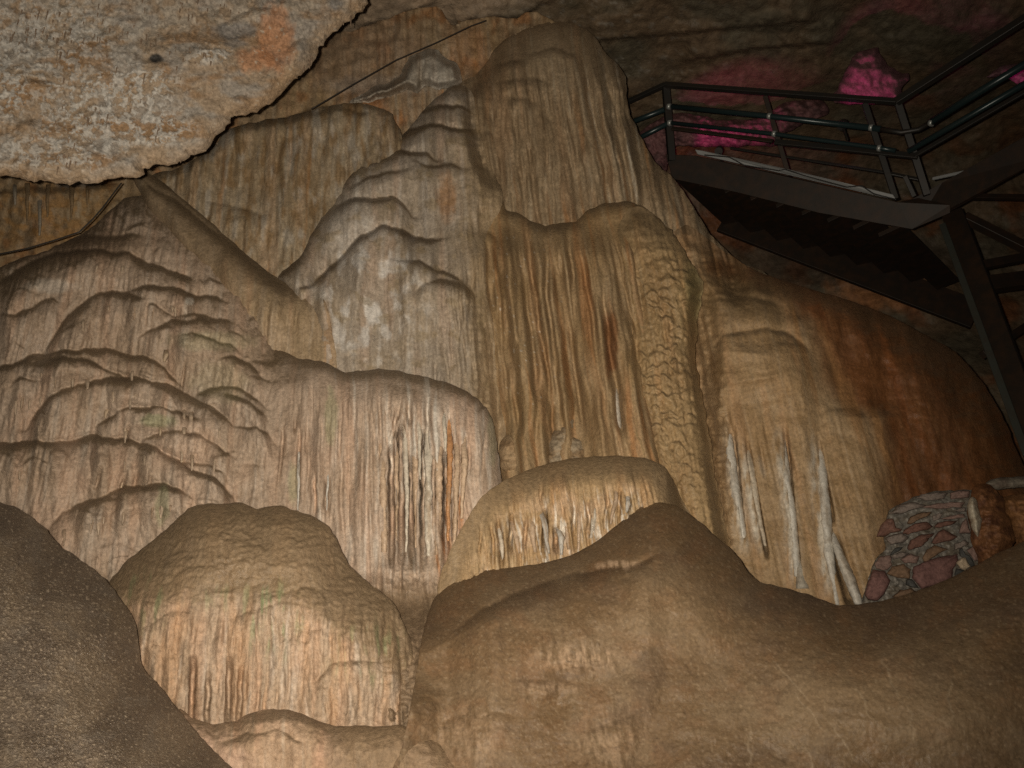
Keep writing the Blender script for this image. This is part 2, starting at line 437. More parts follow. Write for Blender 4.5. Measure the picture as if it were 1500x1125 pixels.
def c_over(X, Y, sd, gy):
    c = np.broadcast_to(np.array((.38, .29, .205)), X.shape + (3,)).copy()
    c = mix(c, (.35, .32, .285), ss(-.05, .2, fbm(X / 70, Y / 50, 4, 47)) * .8)
    c = mix(c, (.33, .205, .11), ss(-.02, .3, fbm(X / 90, Y / 34, 4, 48)) * .85 * ss(-40, 60, Y))
    c = mix(c, (.45, .41, .35), (1 - ss(60, 130, Y + .15 * X)) * .6 * ss(-.2, .2, fbm(X / 20, Y / 20, 3, 49)))
    c = mix(c, (.60, .575, .53), patch(X, Y) * .8)
    og = blob(X, Y, 405, 55, 24, 48, 8) + blob(X, Y, 372, 88, 24, 18, 9)
    c = mix(c, (.50, .25, .13), og * .75)
    c = mix(c, (.25, .24, .23), blob(X, Y, 342, 46, 30, 13, 10) * .8 + blob(X, Y, 492, 6, 12, 8, 11) * .8 + blob(X, Y, 345, 64, 18, 5, 14) * .6)
    c = mix(c, (.06, .055, .05), blob(X, Y, 228, 86, 11, 6, 12))
    c = mix(c, (.52, .38, .25), (1 - ss(4, 26, sd)) * .6)
    c = mix(c, (.16, .11, .07), ss(.30, .5, fbm(X / 7, Y / 12, 3, 50)) * .55)
    c = mix(c, (.52, .45, .36), ss(.34, .4, fbm(X / 10, Y / 8, 4, 51, .6)) * .7)
    c = .72 * c * (1 + .22 * fbm(X / 4, Y / 4, 2, 52))[..., None]
    return c
over = empty("rock_overhang", W1(150, 0, 4.2))
tag(over, "pale crusted rock overhang jutting down across the upper left", "rock overhang")
relief("rock_face", OVER, over_base, e_over, c_over, M_ROCK, step=1.6, rw=26, rd=24, jit=10, seed=7, back=.16, parent=over)

# ------------------------------------------------------------------ tall flowstone column, upper tier
def e_col(X, Y, sd):
    e = 20 - .10 * (Y - 200) - ((X - 820) / 120) ** 2 * 14
    e = e + 25 * flutes(X, Y, 36, 71, 4, 14, 8, .45) * ss(60, 140, Y) + 1.5 * flutes(X, Y, 8, 75, 2, 30, 2) * ss(70, 150, Y)
    e = e + 3 * fbm(X / 18, Y / 18, 3, 73)
    for i, q in enumerate([[(725, 122), (760, 112), (790, 116), (810, 122)], [(740, 148), (765, 142), (785, 152)], [(765, 80), (810, 70), (850, 84)],
                           [(700, 200), (715, 192), (735, 210)], [(720, 95), (745, 88), (770, 92)]]):
        e = e + lip(X, Y, q, 7, 22, 5, 80 + i)
    e = e + ss(900, 960, X) * -10
    return e
def c_col(X, Y, sd, gy):
    c = stone_colour(X, Y, gy, 76, (.37, .28, .18), (.30, .215, .13), (.45, .375, .27), (.15, .095, .05), .6, .6, .5, .9, 2.4)
    c = mix(c, (.36, .17, .06), ss(.15, .5, streak(X, Y, 12, 79)) * .55 * ss(100, 220, Y))
    c = mix(c, (.52, .47, .38), ss(.15, .5, streak(X, Y, 9, 84)) * blob(X, Y, 900, 200, 40, 130, 2) * .7)
    return c
o = relief("flowstone_column", [(640, 430), (636, 300), (644, 190), (652, 146), (668, 122), (694, 112), (708, 98), (722, 76), (737, 60), (757, 48), (790, 35), (820, 32), (850, 38), (872, 54), (887, 77), (904, 94),
            (917, 113), (919, 145), (923, 168), (934, 188), (942, 206), (962, 240), (990, 264), (1012, 298), (1040, 342), (1080, 381), (1130, 410), (1060, 480), (900, 500), (730, 500)],
           wall(6.35), e_col, c_col, M_FLOW, step=2, rw=52, rd=50, jit=3, seed=9, meet=[(wall(6.9), e_bw, 34, lambda X, Y: (1 - ss(700, 740, X)) * .8)])
tag(o, "tall round-topped fluted flowstone column rising to the dark ceiling", "flowstone")

# ------------------------------------------------------------------ back drapery left of the domes
def e_bd(X, Y, sd):
    e = -.05 * (Y - 250) + 15 * flutes(X, Y, 52, 91, 4, 7, 10, .5) + 5 * fbm(X / 12, Y / 22, 4, 92)
    e = e + lip(X, Y, [(340, 178), (400, 172), (450, 165), (500, 158), (545, 165)], 10, 22, 8, 93)
    e = e + lip(X, Y, [(300, 296), (340, 304), (390, 312)], 8, 30, 10, 94)
    return e
def c_bd(X, Y, sd, gy):
    c = stone_colour(X, Y, gy, 95, (.39, .315, .22), (.34, .25, .15), (.48, .43, .35), (.16, .10, .05), .5, .6, .5)
    c = mix(c, (.27, .17, .08), ss(0, .3, fbm(VX(X, Y) / 16, Y / 46, 4, 97)) * .7)
    c = mix(c, (.46, .42, .36), ss(.1, .35, fbm(VX(X, Y) / 22, Y / 60, 4, 98)) * .6)
    return mix(c, (.36, .19, .08), ss(.2, .5, streak(X, Y, 16, 96)) * .55)
o = relief("back_drapery", [(215, 262), (262, 246), (305, 222), (335, 190), (365, 180), (420, 170), (470, 158), (520, 150), (575, 168), (600, 260), (580, 460), (400, 460), (300, 400), (225, 330)],
           wall(6.15), e_bd, c_bd, M_FLOW, step=2, rw=14, rd=16, jit=4, seed=11)
tag(o, "wide brown ribbed drapery wall hanging just under the overhang edge", "flowstone")

# ------------------------------------------------------------------ lower tier of the column
def e_low(X, Y, sd):
    e = 10 + .02 * (Y - 450) - ((X - 850) / 150) ** 2 * 12
    f = flutes(X, Y, 46, 101, 3, 16, 8, .33)
    e = e + 44 * f * ss(325, 380, Y) + .7 * flutes(X, Y, 10, 105, 2, 40, 2)
    for xc, y0, y1, hw, dp in [(898, 440, 640, 6, 34), (778, 400, 580, 5, 24), (752, 440, 640, 6, 26), (812, 400, 650, 4.5, 22), (838, 360, 640, 4, 18), (905, 350, 480, 4, 14), (872, 380, 620, 4, 14), (735, 380, 600, 4, 16), (800, 350, 420, 3.5, 12)]:
        xv = VX(X, Y) + 4 * fbm(X / 80, Y / 80, 2, 4)
        e = e - dp * np.exp(-((xv - VX(np.array(xc * 1.), np.array((y0 + y1) / 2.))) / hw) ** 2) * ss(y0 - 20, y0 + 40, Y) * (1 - ss(y1 - 30, y1 + 10, Y))
    for i, q in enumerate([[(690, 296), (705, 288), (728, 285), (742, 296)], [(704, 274), (718, 267), (733, 276)], [(700, 345), (715, 340), (735, 352)]]):
        e = e + lip(X, Y, q, 9, 25, 5, 106 + i)
    return e
def c_low(X, Y, sd, gy):
    c = stone_colour(X, Y, gy, 110, (.36, .255, .145), (.30, .20, .10), (.44, .34, .22), (.17, .10, .05), .7, .45, .4, .9, 2.4)
    c = mix(c, (.34, .16, .06), ss(.12, .45, streak(X, Y, 14, 113)) * .6)
    c = mix(c, (.70, .66, .58), ss(.52, .62, fbm(X / 5, Y / 7, 2, 114)) * blob(X, Y, 770, 480, 50, 140, 3) * .6)
    c = mix(c, (.22, .085, .03), blob(X, Y, 895, 500, 9, 50, 4) * .7)
    return c
o = relief("fluted_drapery", [(684, 330), (690, 300), (704, 290), (730, 285), (742, 308), (760, 313), (780, 324), (800, 331), (825, 326), (845, 323), (865, 306), (890, 296), (925, 296),
            (945, 304), (965, 320), (985, 350), (990, 450), (985, 600), (1000, 720), (960, 760), (860, 720), (730, 720), (712, 600), (700, 430)],
           wall(6.0), e_low, c_low, M_FLOW, step=2, rw=20, rd=26, jit=3, seed=13)
tag(o, "golden brown deeply fluted drapery hanging from a wavy ledge, centre", "flowstone")

# ------------------------------------------------------------------ scaly strip
def scales(X, Y, per, wd, seed):
    """small overlapping shingles of stone, each with an arched upper lip"""
    hs = np.random.RandomState(seed).rand(997); r = 0
    for k in range(3):
        wk = wd * (1.0, .72, 1.35)[k]; pk = per * (1.0, .8, 1.2)[k]
        u = (VX(X, Y) + wk * 1.1 * fbm(X / (wk * 2.2), Y / (wk * 1.5), 2, seed + k)) / wk + .37 * k; iu = np.floor(u).astype(int); fu = u - iu
        v = (Y + pk * 1.1 * fbm(X / wk, Y / (pk * 2), 3, seed + 5 + k) - .6 * pk * (2 * fu - 1) ** 2) / pk + hs[(iu * 7 + k * 131) % 997]
        iv = np.floor(v).astype(int); fv = v - iv
        h = .15 + .85 * hs[(iu * 31 + iv * 17 + k * 53) % 997]
        q = np.clip(fv / .3, 0, 1); side = np.clip(4 * fu * (1 - fu), 0, 1)
        r = np.maximum(r, h * np.where(fv < .3, 1 - (1 - q) ** 2, 1 - (fv - .3) / .7) * side * (2 - side))
    return r
def e_sc(X, Y, sd):
    e = 34 + .03 * (Y - 500)
    m = ss(335, 390, Y) * (1 - ss(650, 760, Y) * .5)
    e = e + m * 10 * (1 + .6 * fbm(X / 40, Y / 60, 2, 124)) * scales(X, Y, 18, 26, 121) * ss(0, 22, sd) + 4 * fbm(X / 10, Y / 10, 3, 123) + 3 * flutes(X, Y, 12, 125, 2)
    return e
def c_sc(X, Y, sd, gy):
    c = stone_colour(X, Y, gy, 126, (.36, .25, .13), (.30, .20, .10), (.44, .34, .21), (.17, .10, .05), .65, .4, .3, .6, 2.0)
    c = mix(c, (.27, .24, .11), blob(X, Y, 1018, 430, 16, 50, 2, .8) * .5)
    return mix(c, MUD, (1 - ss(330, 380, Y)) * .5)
# ------------------------------------------------------------------ right-hand slope with white draperies
RB = np.array([(1028, 395), (1120, 430), (1175, 470), (1200, 530), (1228, 585), (1275, 612), (1288, 660), (1293, 720), (1297, 790), (1300, 900)], float)
def right_of(X, Y):
    return X - np.interp(Y, RB[:, 1], RB[:, 0])
def e_rt(X, Y, sd):
    r = right_of(X, Y)
    e = gauss(X, Y, 1112, 545, 85, 50, 20) + 26 * (1 - ss(-50, 55, r + 6 * fbm(X / 20, Y / 30, 3, 3)))
    e = e - ss(0, 260, r) * 40 - .06 * (Y - 600) * ss(-20, 60, r)
    e = e - ss(950, 1060, 1400 - X) * 0
    front = 1 - ss(-25, 30, r)
    e = e + front * (7 * flutes(X, Y, 40, 131, 3, 40, 4, .35) * ss(545, 640, Y) + 1.2 * flutes(X, Y, 8, 134, 2, 40, 2) * ss(560, 640, Y))
    e = e + (1 - front) * (16 * fbm(VX(X, Y) / 60, Y / 300, 3, 135) + 4 * fbm(X / 20, Y / 60, 3, 136))
    e = e + 6 * fbm(X / 50, Y / 30, 3, 137)
    for i, (q, a, d, u) in enumerate([(Z6([(310, 275), (350, 212), (420, 190), (500, 184), (570, 195), (620, 232), (665, 285)]), 17, 70, 22),
                                      (Z6([(330, 25), (390, 72), (470, 84), (545, 104)]), 12, 40, 12),
                                      (Z6([(320, 350), (400, 362), (500, 345), (560, 330)]), -9, 16, 12),
                                      (Z6([(350, 258), (430, 262), (490, 270), (560, 262)]), -6, 12, 10),
                                      (Z6([(660, 470), (720, 440), (800, 450), (860, 490)]), 5, 50, 14)]):
        e = e + lip(X, Y, q, a, d, u, 140 + i, 1.6, 24, 0, .15)
    for (x0, y0, x1, y1, hw, dp) in [(1066, 600, 1082, 740, 4, 12), (1093, 640, 1123, 810, 3.4, 36), (1150, 625, 1172, 850, 3.4, 36), (1198, 640, 1220, 760, 3.2, 28), (1074, 620, 1090, 780, 2.8, 26), (1216, 770, 1248, 885, 9, 26), (1111, 640, 1120, 690, 3, 9), (1150, 640, 1165, 700, 3, 8)]:
        xc = x0 + (x1 - x0) * np.clip((Y - y0) / (y1 - y0), 0, 1)
        e = e - dp * np.exp(-((X - xc) / hw) ** 4) * ss(y0 - 8, y0 + 50, Y) * (1 - ss(y1 - 14, y1 + 14, Y))
    return e
def c_rt(X, Y, sd, gy):
    r = right_of(X, Y)
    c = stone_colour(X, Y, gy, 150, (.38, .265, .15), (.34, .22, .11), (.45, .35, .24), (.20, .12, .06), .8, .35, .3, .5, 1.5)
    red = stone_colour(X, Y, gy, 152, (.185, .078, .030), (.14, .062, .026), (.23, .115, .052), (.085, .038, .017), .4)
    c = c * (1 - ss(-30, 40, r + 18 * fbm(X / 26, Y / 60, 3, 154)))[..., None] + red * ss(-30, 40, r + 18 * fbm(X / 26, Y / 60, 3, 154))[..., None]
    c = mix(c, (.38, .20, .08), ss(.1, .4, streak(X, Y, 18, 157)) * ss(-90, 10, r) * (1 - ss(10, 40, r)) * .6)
    c = mix(c, (.17, .115, .06), blob(X, Y, 1090, 440, 70, 30, 5, .6) * .7 + blob(X, Y, 1080, 350, 40, 60, 6, .6) * .5)
    for (x0, y0, x1, y1, hw) in [(1062, 620, 1090, 800, 9), (1084, 640, 1112, 800, 7), (1140, 620, 1166, 850, 9), (1188, 630, 1212, 860, 8), (1108, 660, 1118, 690, 5)]:
        xc = x0 + (x1 - x0) * (Y - y0) / (y1 - y0)
        c = mix(c, (.60, .56, .48), np.exp(-((X - xc) / hw) ** 2) * ss(y0 - 10, y0 + 60, Y) * (1 - ss(y1 - 20, y1 + 20, Y)) * ss(-.4, .2, fbm(X / 8, Y / 40, 3, 159)) * .85)
    return c
slope = empty("flowstone_slope", W1(1180, 880, 7.0))
tag(slope, "long sloping flowstone with white hanging draperies and a red-brown right flank", "flowstone")
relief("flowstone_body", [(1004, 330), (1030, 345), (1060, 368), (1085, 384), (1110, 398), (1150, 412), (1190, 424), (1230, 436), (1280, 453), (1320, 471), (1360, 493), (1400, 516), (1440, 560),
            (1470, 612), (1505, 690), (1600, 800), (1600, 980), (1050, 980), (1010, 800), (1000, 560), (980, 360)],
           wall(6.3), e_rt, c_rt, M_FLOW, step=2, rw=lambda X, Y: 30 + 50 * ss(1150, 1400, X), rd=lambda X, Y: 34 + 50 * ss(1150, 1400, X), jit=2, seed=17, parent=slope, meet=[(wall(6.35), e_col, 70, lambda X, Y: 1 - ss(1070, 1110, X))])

o = relief("scaly_flowstone_strip", [(905, 335), (920, 305), (945, 305), (968, 322), (990, 347), (1012, 382), (1030, 418), (1022, 470), (1019, 525), (1031, 590), (1046, 680), (1060, 760), (1078, 830),
            (1100, 880), (1050, 880), (1005, 790), (975, 720), (950, 690), (933, 640), (926, 580), (924, 500), (928, 450), (915, 390)],
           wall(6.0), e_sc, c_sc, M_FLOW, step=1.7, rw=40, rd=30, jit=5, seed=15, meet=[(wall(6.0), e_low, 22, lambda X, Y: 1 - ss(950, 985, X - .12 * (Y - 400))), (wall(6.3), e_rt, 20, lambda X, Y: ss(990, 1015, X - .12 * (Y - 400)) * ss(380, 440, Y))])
tag(o, "narrow scaly flowstone strip covered in small overlapping scales", "flowstone")

# ------------------------------------------------------------------ stacked pale domes
DOMES = [(Z2([(140, 1125), (250, 1030), (340, 935), (420, 890), (500, 900), (560, 940), (600, 942), (650, 936)]), 34, 90, 11),
         (Z2([(500, 1020), (570, 1030), (650, 1060), (720, 1090), (770, 1125)]), 14, 50, 5),
         (Z2([(20, 1090), (100, 1000), (160, 900), (220, 830), (300, 787), (400, 780), (470, 776), (510, 810), (550, 860)]), 26, 55, 9),
         (Z2([(250, 720), (290, 690), (340, 650), (400, 615), (470, 592), (540, 600), (600, 605), (650, 640)]), 26, 40, 10),
         (Z2([(300, 740), (360, 700), (450, 680), (540, 660)]), 10, 40, 10),
         (Z2([(470, 575), (540, 510), (600, 490), (680, 500), (760, 515), (830, 512)]), 20, 35, 6),
         (Z2([(590, 430), (660, 410), (740, 420), (800, 450)]), 16, 28, 6),
         (Z2([(620, 340), (700, 318), (800, 322), (880, 310)]), 14, 28, 6),
         (Z2([(560, 640), (640, 655), (700, 640), (770, 660)]), 9, 22, 4)]
def e_dm(X, Y, sd):
    e = .10 * (Y - 400) + 6 * fbm(X / 60, Y / 60, 4, 161)
    for i, (q, a, d, u) in enumerate(DOMES): e = e + lip(X, Y, q, a * .9, d, u * 1.5, 162 + i, 2.5, 22, a * .8)
    fm = ss(620, 700, X + .3 * (Y - 430)) * .8 + .2
    e = e + fm * 17 * flutes(X, Y, 19, 170, 3, 9, 6, .5) + 2.2 * fbm(X / 8, Y / 12, 3, 172)
    e = e + lip(X, Y, Z5([(450, 70), (490, 40), (560, 28), (620, 35), (670, 70), (705, 110)]), 18, 60, 6, 175)
    return e
def c_dm(X, Y, sd, gy):
    c = stone_colour(X, Y, gy, 176, (.40, .34, .275), (.34, .27, .19), (.52, .47, .41), (.17, .12, .08), .8, .6, .45, .7, 2.2)
    p = blob(X, Y, 540, 440, 70, 90, 5, .7) * ss(-.05, .25, fbm(X / 22, Y / 40, 4, 178))
    c = mix(c, (.34, .245, .14), ss(655, 715, X + 22 * fbm(X / 16, Y / 50, 3, 183)) * .8)
    c = mix(c, (.64, .61, .57), p * .9 + blob(X, Y, 500, 320, 40, 50, 6, .6) * .3)
    c = mix(c, (.28, .21, .12), ss(.15, .4, fbm(X / 30, Y / 24, 4, 180)) * .55)
    c = mix(c, (.36, .18, .07), blob(X, Y, 655, 290, 12, 34, 7) * .6)
    return c
o = relief("flowstone_dome_stack", [(430, 440), (408, 405), (440, 375), (458, 340), (474, 315), (494, 292), (506, 268), (516, 248), (540, 231), (574, 220), (584, 203), (600, 187), (620, 162), (640, 142), (658, 128), (676, 124),
            (690, 134), (698, 160), (703, 195), (714, 230), (734, 275), (736, 300), (712, 345), (712, 420), (722, 470), (728, 560), (735, 660), (560, 640), (470, 580), (460, 480)],
           wall(5.8), e_dm, c_dm, M_FLOW, step=2, rw=24, rd=26, jit=3, seed=19, meet=[(wall(6.0), e_low, 42, lambda X, Y: ss(672, 705, X) * ss(255, 300, Y)), (wall(6.35), e_col, 30, lambda X, Y: ss(655, 690, X) * (1 - ss(250, 290, Y)))])
tag(o, "stack of pale grey rounded flowstone domes stepping up towards the ceiling", "flowstone")

def e_wb(X, Y, sd): return 8 + 7 * fbm(X / 16, Y / 22, 4, 5) + 4 * flutes(X, Y, 14, 6, 2, 5) - gauss(X, Y, 617, 118, 5, 22, 12)
def c_wb(X, Y, sd, gy): return stone_colour(X, Y, gy, 181, (.45, .41, .35), (.36, .30, .23), (.52, .49, .43), (.22, .16, .11), 0)
o = relief("pale_flowstone_knob", [(512, 150), (530, 136), (552, 126), (574, 120), (588, 102), (600, 84), (622, 73), (642, 74), (654, 86), (672, 96), (676, 120), (660, 128), (640, 132), (622, 124), (612, 136), (596, 132), (572, 140), (540, 150)],
           wall(6.3), e_wb, c_wb, M_FLOW, step=1.7, rw=18, rd=16, jit=5, seed=21, meet=[(wall(6.9), e_bw, 12, lambda X, Y: 1 - .6 * ss(585, 610, X))])
tag(o, "small whitish drooping flowstone knob on top of the pale dome stack", "flowstone")

# ------------------------------------------------------------------ saddle curtain between cascade and domes
def e_sd(X, Y, sd):
    e = 8 * flutes(X, Y, 20, 191, 3, 12) * ss(425, 470, Y) + 4 * fbm(X / 30, Y / 30, 3, 192)
    e = e + lip(X, Y, [(205, 262), (262, 298), (317, 340), (373, 388), (420, 420)], 18, 26, 16, 193, 2)
    e = e + lip(X, Y, [(320, 330), (360, 372), (400, 405), (440, 428)], 8, 20, 12, 194, 2)
    return e
def c_sd(X, Y, sd, gy):
    c = stone_colour(X, Y, gy, 195, (.40, .30, .20), (.34, .25, .15), (.46, .38, .29), (.19, .13, .08), .8)
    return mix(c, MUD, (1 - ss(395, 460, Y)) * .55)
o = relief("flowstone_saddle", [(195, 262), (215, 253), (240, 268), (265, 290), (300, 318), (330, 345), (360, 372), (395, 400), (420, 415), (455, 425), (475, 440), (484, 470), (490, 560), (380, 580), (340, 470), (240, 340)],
           wall(5.66), e_sd, c_sd, M_FLOW, step=2, rw=26, rd=26, jit=2, seed=23, meet=[(wall(5.8), e_dm, 30, lambda X, Y: ss(455, 475, X))])
tag(o, "muddy root-like flowstone saddle joining scalloped cascade and pale domes", "flowstone")

# ------------------------------------------------------------------ main cascade: terraces and curtain
LIPS = [(Z4([(0, 230), (60, 190), (140, 140), (230, 110), (330, 98), (430, 100), (500, 108), (560, 138), (620, 165), (690, 185), (760, 215)]), 16, 40, 7),
        (Z4([(120, 60), (250, 50), (350, 40), (460, 45), (560, 40)]), 8, 20, 5),
        (Z4([(0, 352), (60, 348), (110, 330), (160, 300), (210, 290), (245, 305)]), 9, 30, 4),
        (Z4([(165, 515), (200, 460), (240, 390), (290, 340), (350, 285), (420, 265), (500, 262), (560, 285)]), 17, 38, 6),
        (Z4([(500, 262), (540, 240), (620, 235), (700, 248), (800, 275), (880, 300)]), 12, 30, 6),
        (Z4([(545, 440), (590, 410), (650, 385), (720, 375), (790, 365), (850, 372)]), 11, 26, 6),
        (Z4([(560, 330), (600, 310), (650, 340), (710, 352), (800, 355), (870, 370), (930, 395)]), 9, 22, 5),
        (Z4([(690, 425), (760, 430), (830, 450), (900, 470), (940, 500)]), 9, 22, 5),
        (Z4([(-150, 600), (0, 556), (60, 540), (130, 518), (230, 495), (340, 490), (460, 495), (560, 510), (620, 545), (680, 590), (720, 640)]), 14, 26, 5),
        (Z4([(130, 535), (220, 520), (320, 525), (400, 560), (470, 590), (560, 610)]), 12, 28, 5),
        (Z4([(30, 650), (80, 592), (150, 605), (200, 595)]), 9, 30, 4),
        (Z4([(105, 810), (140, 740), (190, 680), (250, 640), (330, 615), (420, 600), (520, 595), (600, 610), (680, 640), (760, 675), (830, 710), (890, 760), (925, 795)]), 17, 34, 6),
        (Z4([(370, 800), (420, 755), (470, 725), (540, 712), (620, 712), (700, 730), (785, 768)]), 13, 26, 5),
        (Z4([(770, 665), (820, 645), (890, 635), (950, 640), (1000, 670), (1050, 720)]), 9, 22, 4),
        (Z4([(880, 670), (930, 670), (990, 695), (1040, 740), (1060, 790)]), 8, 22, 4),
        (Z4([(850, 520), (900, 515), (950, 530), (1000, 560), (1040, 610)]), 8, 22, 4),
        (Z4([(930, 790), (1000, 795), (1050, 815), (1090, 860)]), 8, 24, 4),
        (Z4([(-150, 860), (0, 850), (80, 855), (180, 850), (290, 840), (380, 828), (450, 835), (540, 850), (620, 880), (690, 920), (770, 960), (850, 995), (890, 1040), (925, 1095)]), 20, 42, 8),
        (Z4([(545, 850), (610, 815), (690, 810), (780, 815), (830, 850), (890, 890), (925, 908)]), 11, 24, 5),
        (Z4([(690, 920), (760, 935), (830, 940), (880, 970), (900, 1020)]), 9, 22, 4),
        (Z4([(950, 930), (1000, 940), (1040, 955)]), 6, 20, 4),
        (Z4([(435, 1060), (480, 1025), (560, 1030), (640, 1015), (700, 1030), (750, 1070), (770, 1120)]), 13, 30, 6),
        (Z4([(290, 1115), (370, 1075), (440, 1060)]), 12, 30, 6),
        (Z7([(160, 195), (210, 122), (280, 85), (370, 60), (405, 75)]), 10, 26, 6),
        (Z7([(385, 55), (430, 30), (500, 25), (560, 22), (620, 40), (655, 85)]), 10, 30, 6)]
def slots(X, Y, L, jit=2.0, seed=0):
    e = 0
    for (x0, y0, x1, y1, hw, dp) in L:
        xc = x0 + (x1 - x0) * np.clip((Y - y0) / (y1 - y0), -.2, 1.2) + jit * perlin(Y / 23 + x0, Y * 0 + x0 * .37, seed)
        e = e + dp * np.exp(-((X - xc) / hw) ** 4) * ss(y0 - 6, y0 + 30, Y) * (1 - ss(y1 - .45 * (y1 - y0), y1 + 8, Y))
    return e
def Zs(L): return [(420 + a / 2.446, 400 + b / 2.446, 420 + c / 2.446, 400 + d / 2.446, h, p) for a, b, c, d, h, p in L]
CSLOTS = Zs([(402, 465, 372, 610, 3.6, 22), (376, 600, 378, 1090, 4.6, 60), (412, 540, 412, 1060, 6.0, 70), (447, 660, 447, 1060, 5.0, 60), (492, 560, 490, 1090, 5.0, 60), (432, 465, 440, 540, 3, 20),
             (571, 640, 568, 1050, 4.4, 56), (575, 500, 590, 640, 2.8, 16), (330, 560, 328, 700, 3, 16), (598, 780, 596, 980, 3, 24), (500, 470, 505, 560, 2.5, 10), (528, 650, 530, 900, 2.5, 14),
             (32, 520, 30, 560, 2.5, 12), (48, 560, 42, 850, 2.6, 18), (72, 540, 72, 640, 3, 12), (100, 700, 105, 890, 2.6, 18), (148, 720, 140, 860, 2.5, 14), (655, 570, 650, 780, 2.4, 9), (710, 560, 700, 740, 2.2, 8)])
FSLOTS = [(150, 680, 140, 715, 3.2, 14), (186, 690, 176, 722, 3.2, 14), (205, 686, 196, 715, 3, 12), (223, 685, 218, 712, 3, 12), (245, 515, 243, 535, 3, 10), (270, 530, 266, 575, 2.6, 12), (265, 670, 262, 682, 3, 10),
          (190, 625, 184, 648, 3, 10), (233, 625, 230, 640, 3, 9), (160, 595, 154, 615, 3, 9), (415, 620, 408, 720, 2.4, 14), (433, 600, 432, 640, 2, 8), (280, 690, 276, 715, 3, 9), (70, 560, 62, 600, 3, 6)]
def e_cas(X, Y, sd):
    right = ss(395, 470, X)
    e = .10 * (Y - 560) * (1 - right) + .03 * (Y - 640) * right + 9 * fbm(X / 120, Y / 90, 3, 201)
    for i, (q, a, d, u) in enumerate(LIPS):
        e = e + lip(X, Y, q, a * 1.6, d * 1.15, u * 1.9, 210 + i, 3.0, 20, a * .4)
    e = e + (1 - right) * (3.4 * flutes(X, Y, 15, 240, 3, 7, 6, .6) + 1.3 * fbm(X / 7, Y / 9, 3, 243) + 5.5 * scales(X, Y, 36, 64, 244) * ss(-.3, .3, fbm(X / 60, Y / 50, 2, 239)))
    fade = ss(18, 48, sd)
    e = e + right * (15 + fade * (13 * flutes(X, Y, 27, 245, 4, 18, 5, .5) + 1.6 * flutes(X, Y, 6, 249, 2, 30, 2)))
    e = e - right * ((X - 580) / 150) ** 2 * 8
    e = e - slots(X, Y, CSLOTS, 2.2, 5) - slots(X, Y, FSLOTS, 1.5, 6)
    e = e - ss(830, 870, Y) * 25 * right + ss(850, 990, Y) * 130 * right * (1 + .12 * fbm(X / 16, Y / 16, 4, 207)) - ss(630, 740, X) * ss(690, 790, Y) * 26
    e = e + gauss(X, Y, 600, 850, 40, 24, 26) * (1 + .3 * fbm(X / 10, Y / 10, 3, 9))
    return e
def c_cas(X, Y, sd, gy):
    right = ss(395, 470, X)
    L = stone_colour(X, Y, gy, 255, (.405, .315, .24), (.365, .27, .19), (.48, .415, .345), (.215, .155, .11), .85, .45, .35, .30, 1.5)
    R = stone_colour(X, Y, gy, 260, (.46, .36, .28), (.41, .305, .22), (.60, .54, .47), (.20, .14, .095), .8, .75, .45, .6, 2.0)
    c = L * (1 - right[..., None]) + R * right[..., None]
    c = mix(c, (.52, .37, .27), ss(.0, .4, fbm(X / 60, Y / 120, 3, 263)) * .5 * ss(560, 680, Y))
    c = mix(c, (.42, .20, .085), ss(.12, .4, streak(X, Y, 11, 265)) * blob(X, Y, 655, 770, 22, 120, 3) + blob(X, Y, 656, 800, 6, 60, 9) * .5)
    c = mix(c, (.66, .62, .55), ss(.05, .4, streak(X, Y, 5, 267)) * blob(X, Y, 620, 690, 70, 120, 4, .6) * .8)
    gr = blob(X, Y, 230, 617, 26, 10, 1) * .8 + blob(X, Y, 485, 610, 9, 40, 2) * .6 + blob(X, Y, 430, 710, 8, 30, 3) * .6 + blob(X, Y, 722, 630, 7, 60, 4) * .5 + blob(X, Y, 238, 740, 10, 28, 5) * .6 + blob(X, Y, 310, 500, 60, 14, 6) * .35 + blob(X, Y, 320, 560, 40, 30, 8) * .25
    c = mix(c, GREEN, gr * .6)
    c = mix(c, (.60, .55, .48), blob(X, Y, 277, 441, 6, 6, 7) + blob(X, Y, 75, 418, 34, 10, 8) * .45)
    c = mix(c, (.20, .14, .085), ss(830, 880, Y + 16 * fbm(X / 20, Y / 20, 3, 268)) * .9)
    c = mix(c, (.19, .13, .085), blob(X, Y, 100, 360, 120, 22, 9, .6) * .7)
    return c
CAS = [(-120, 425), (0, 390), (30, 378), (60, 370), (100, 352), (130, 336), (158, 312), (182, 291), (213, 285), (232, 292), (250, 304), (280, 328), (308, 350), (332, 378), (352, 405), (374, 440), (388, 480), (402, 506), (430, 522), (480, 532), (505, 545), (560, 540),
       (620, 551), (660, 562), (688, 576), (712, 598), (726, 630), (733, 690), (740, 760), (735, 830), (730, 900), (720, 1090), (540, 1090), (470, 940), (150, 930), (-120, 900)]
cas = empty("flowstone_cascade", W1(430, 880, 5.2))
tag(cas, "broad scalloped flowstone cascade with a slotted curtain at its right end", "flowstone")
relief("cascade_body", CAS, wall(5.38), e_cas, c_cas, M_FLOW, step=1.7, rw=lambda X, Y: 66 - 36 * ss(395, 470, X), rd=lambda X, Y: 60 - 20 * ss(395, 470, X), jit=3, seed=25, parent=cas)

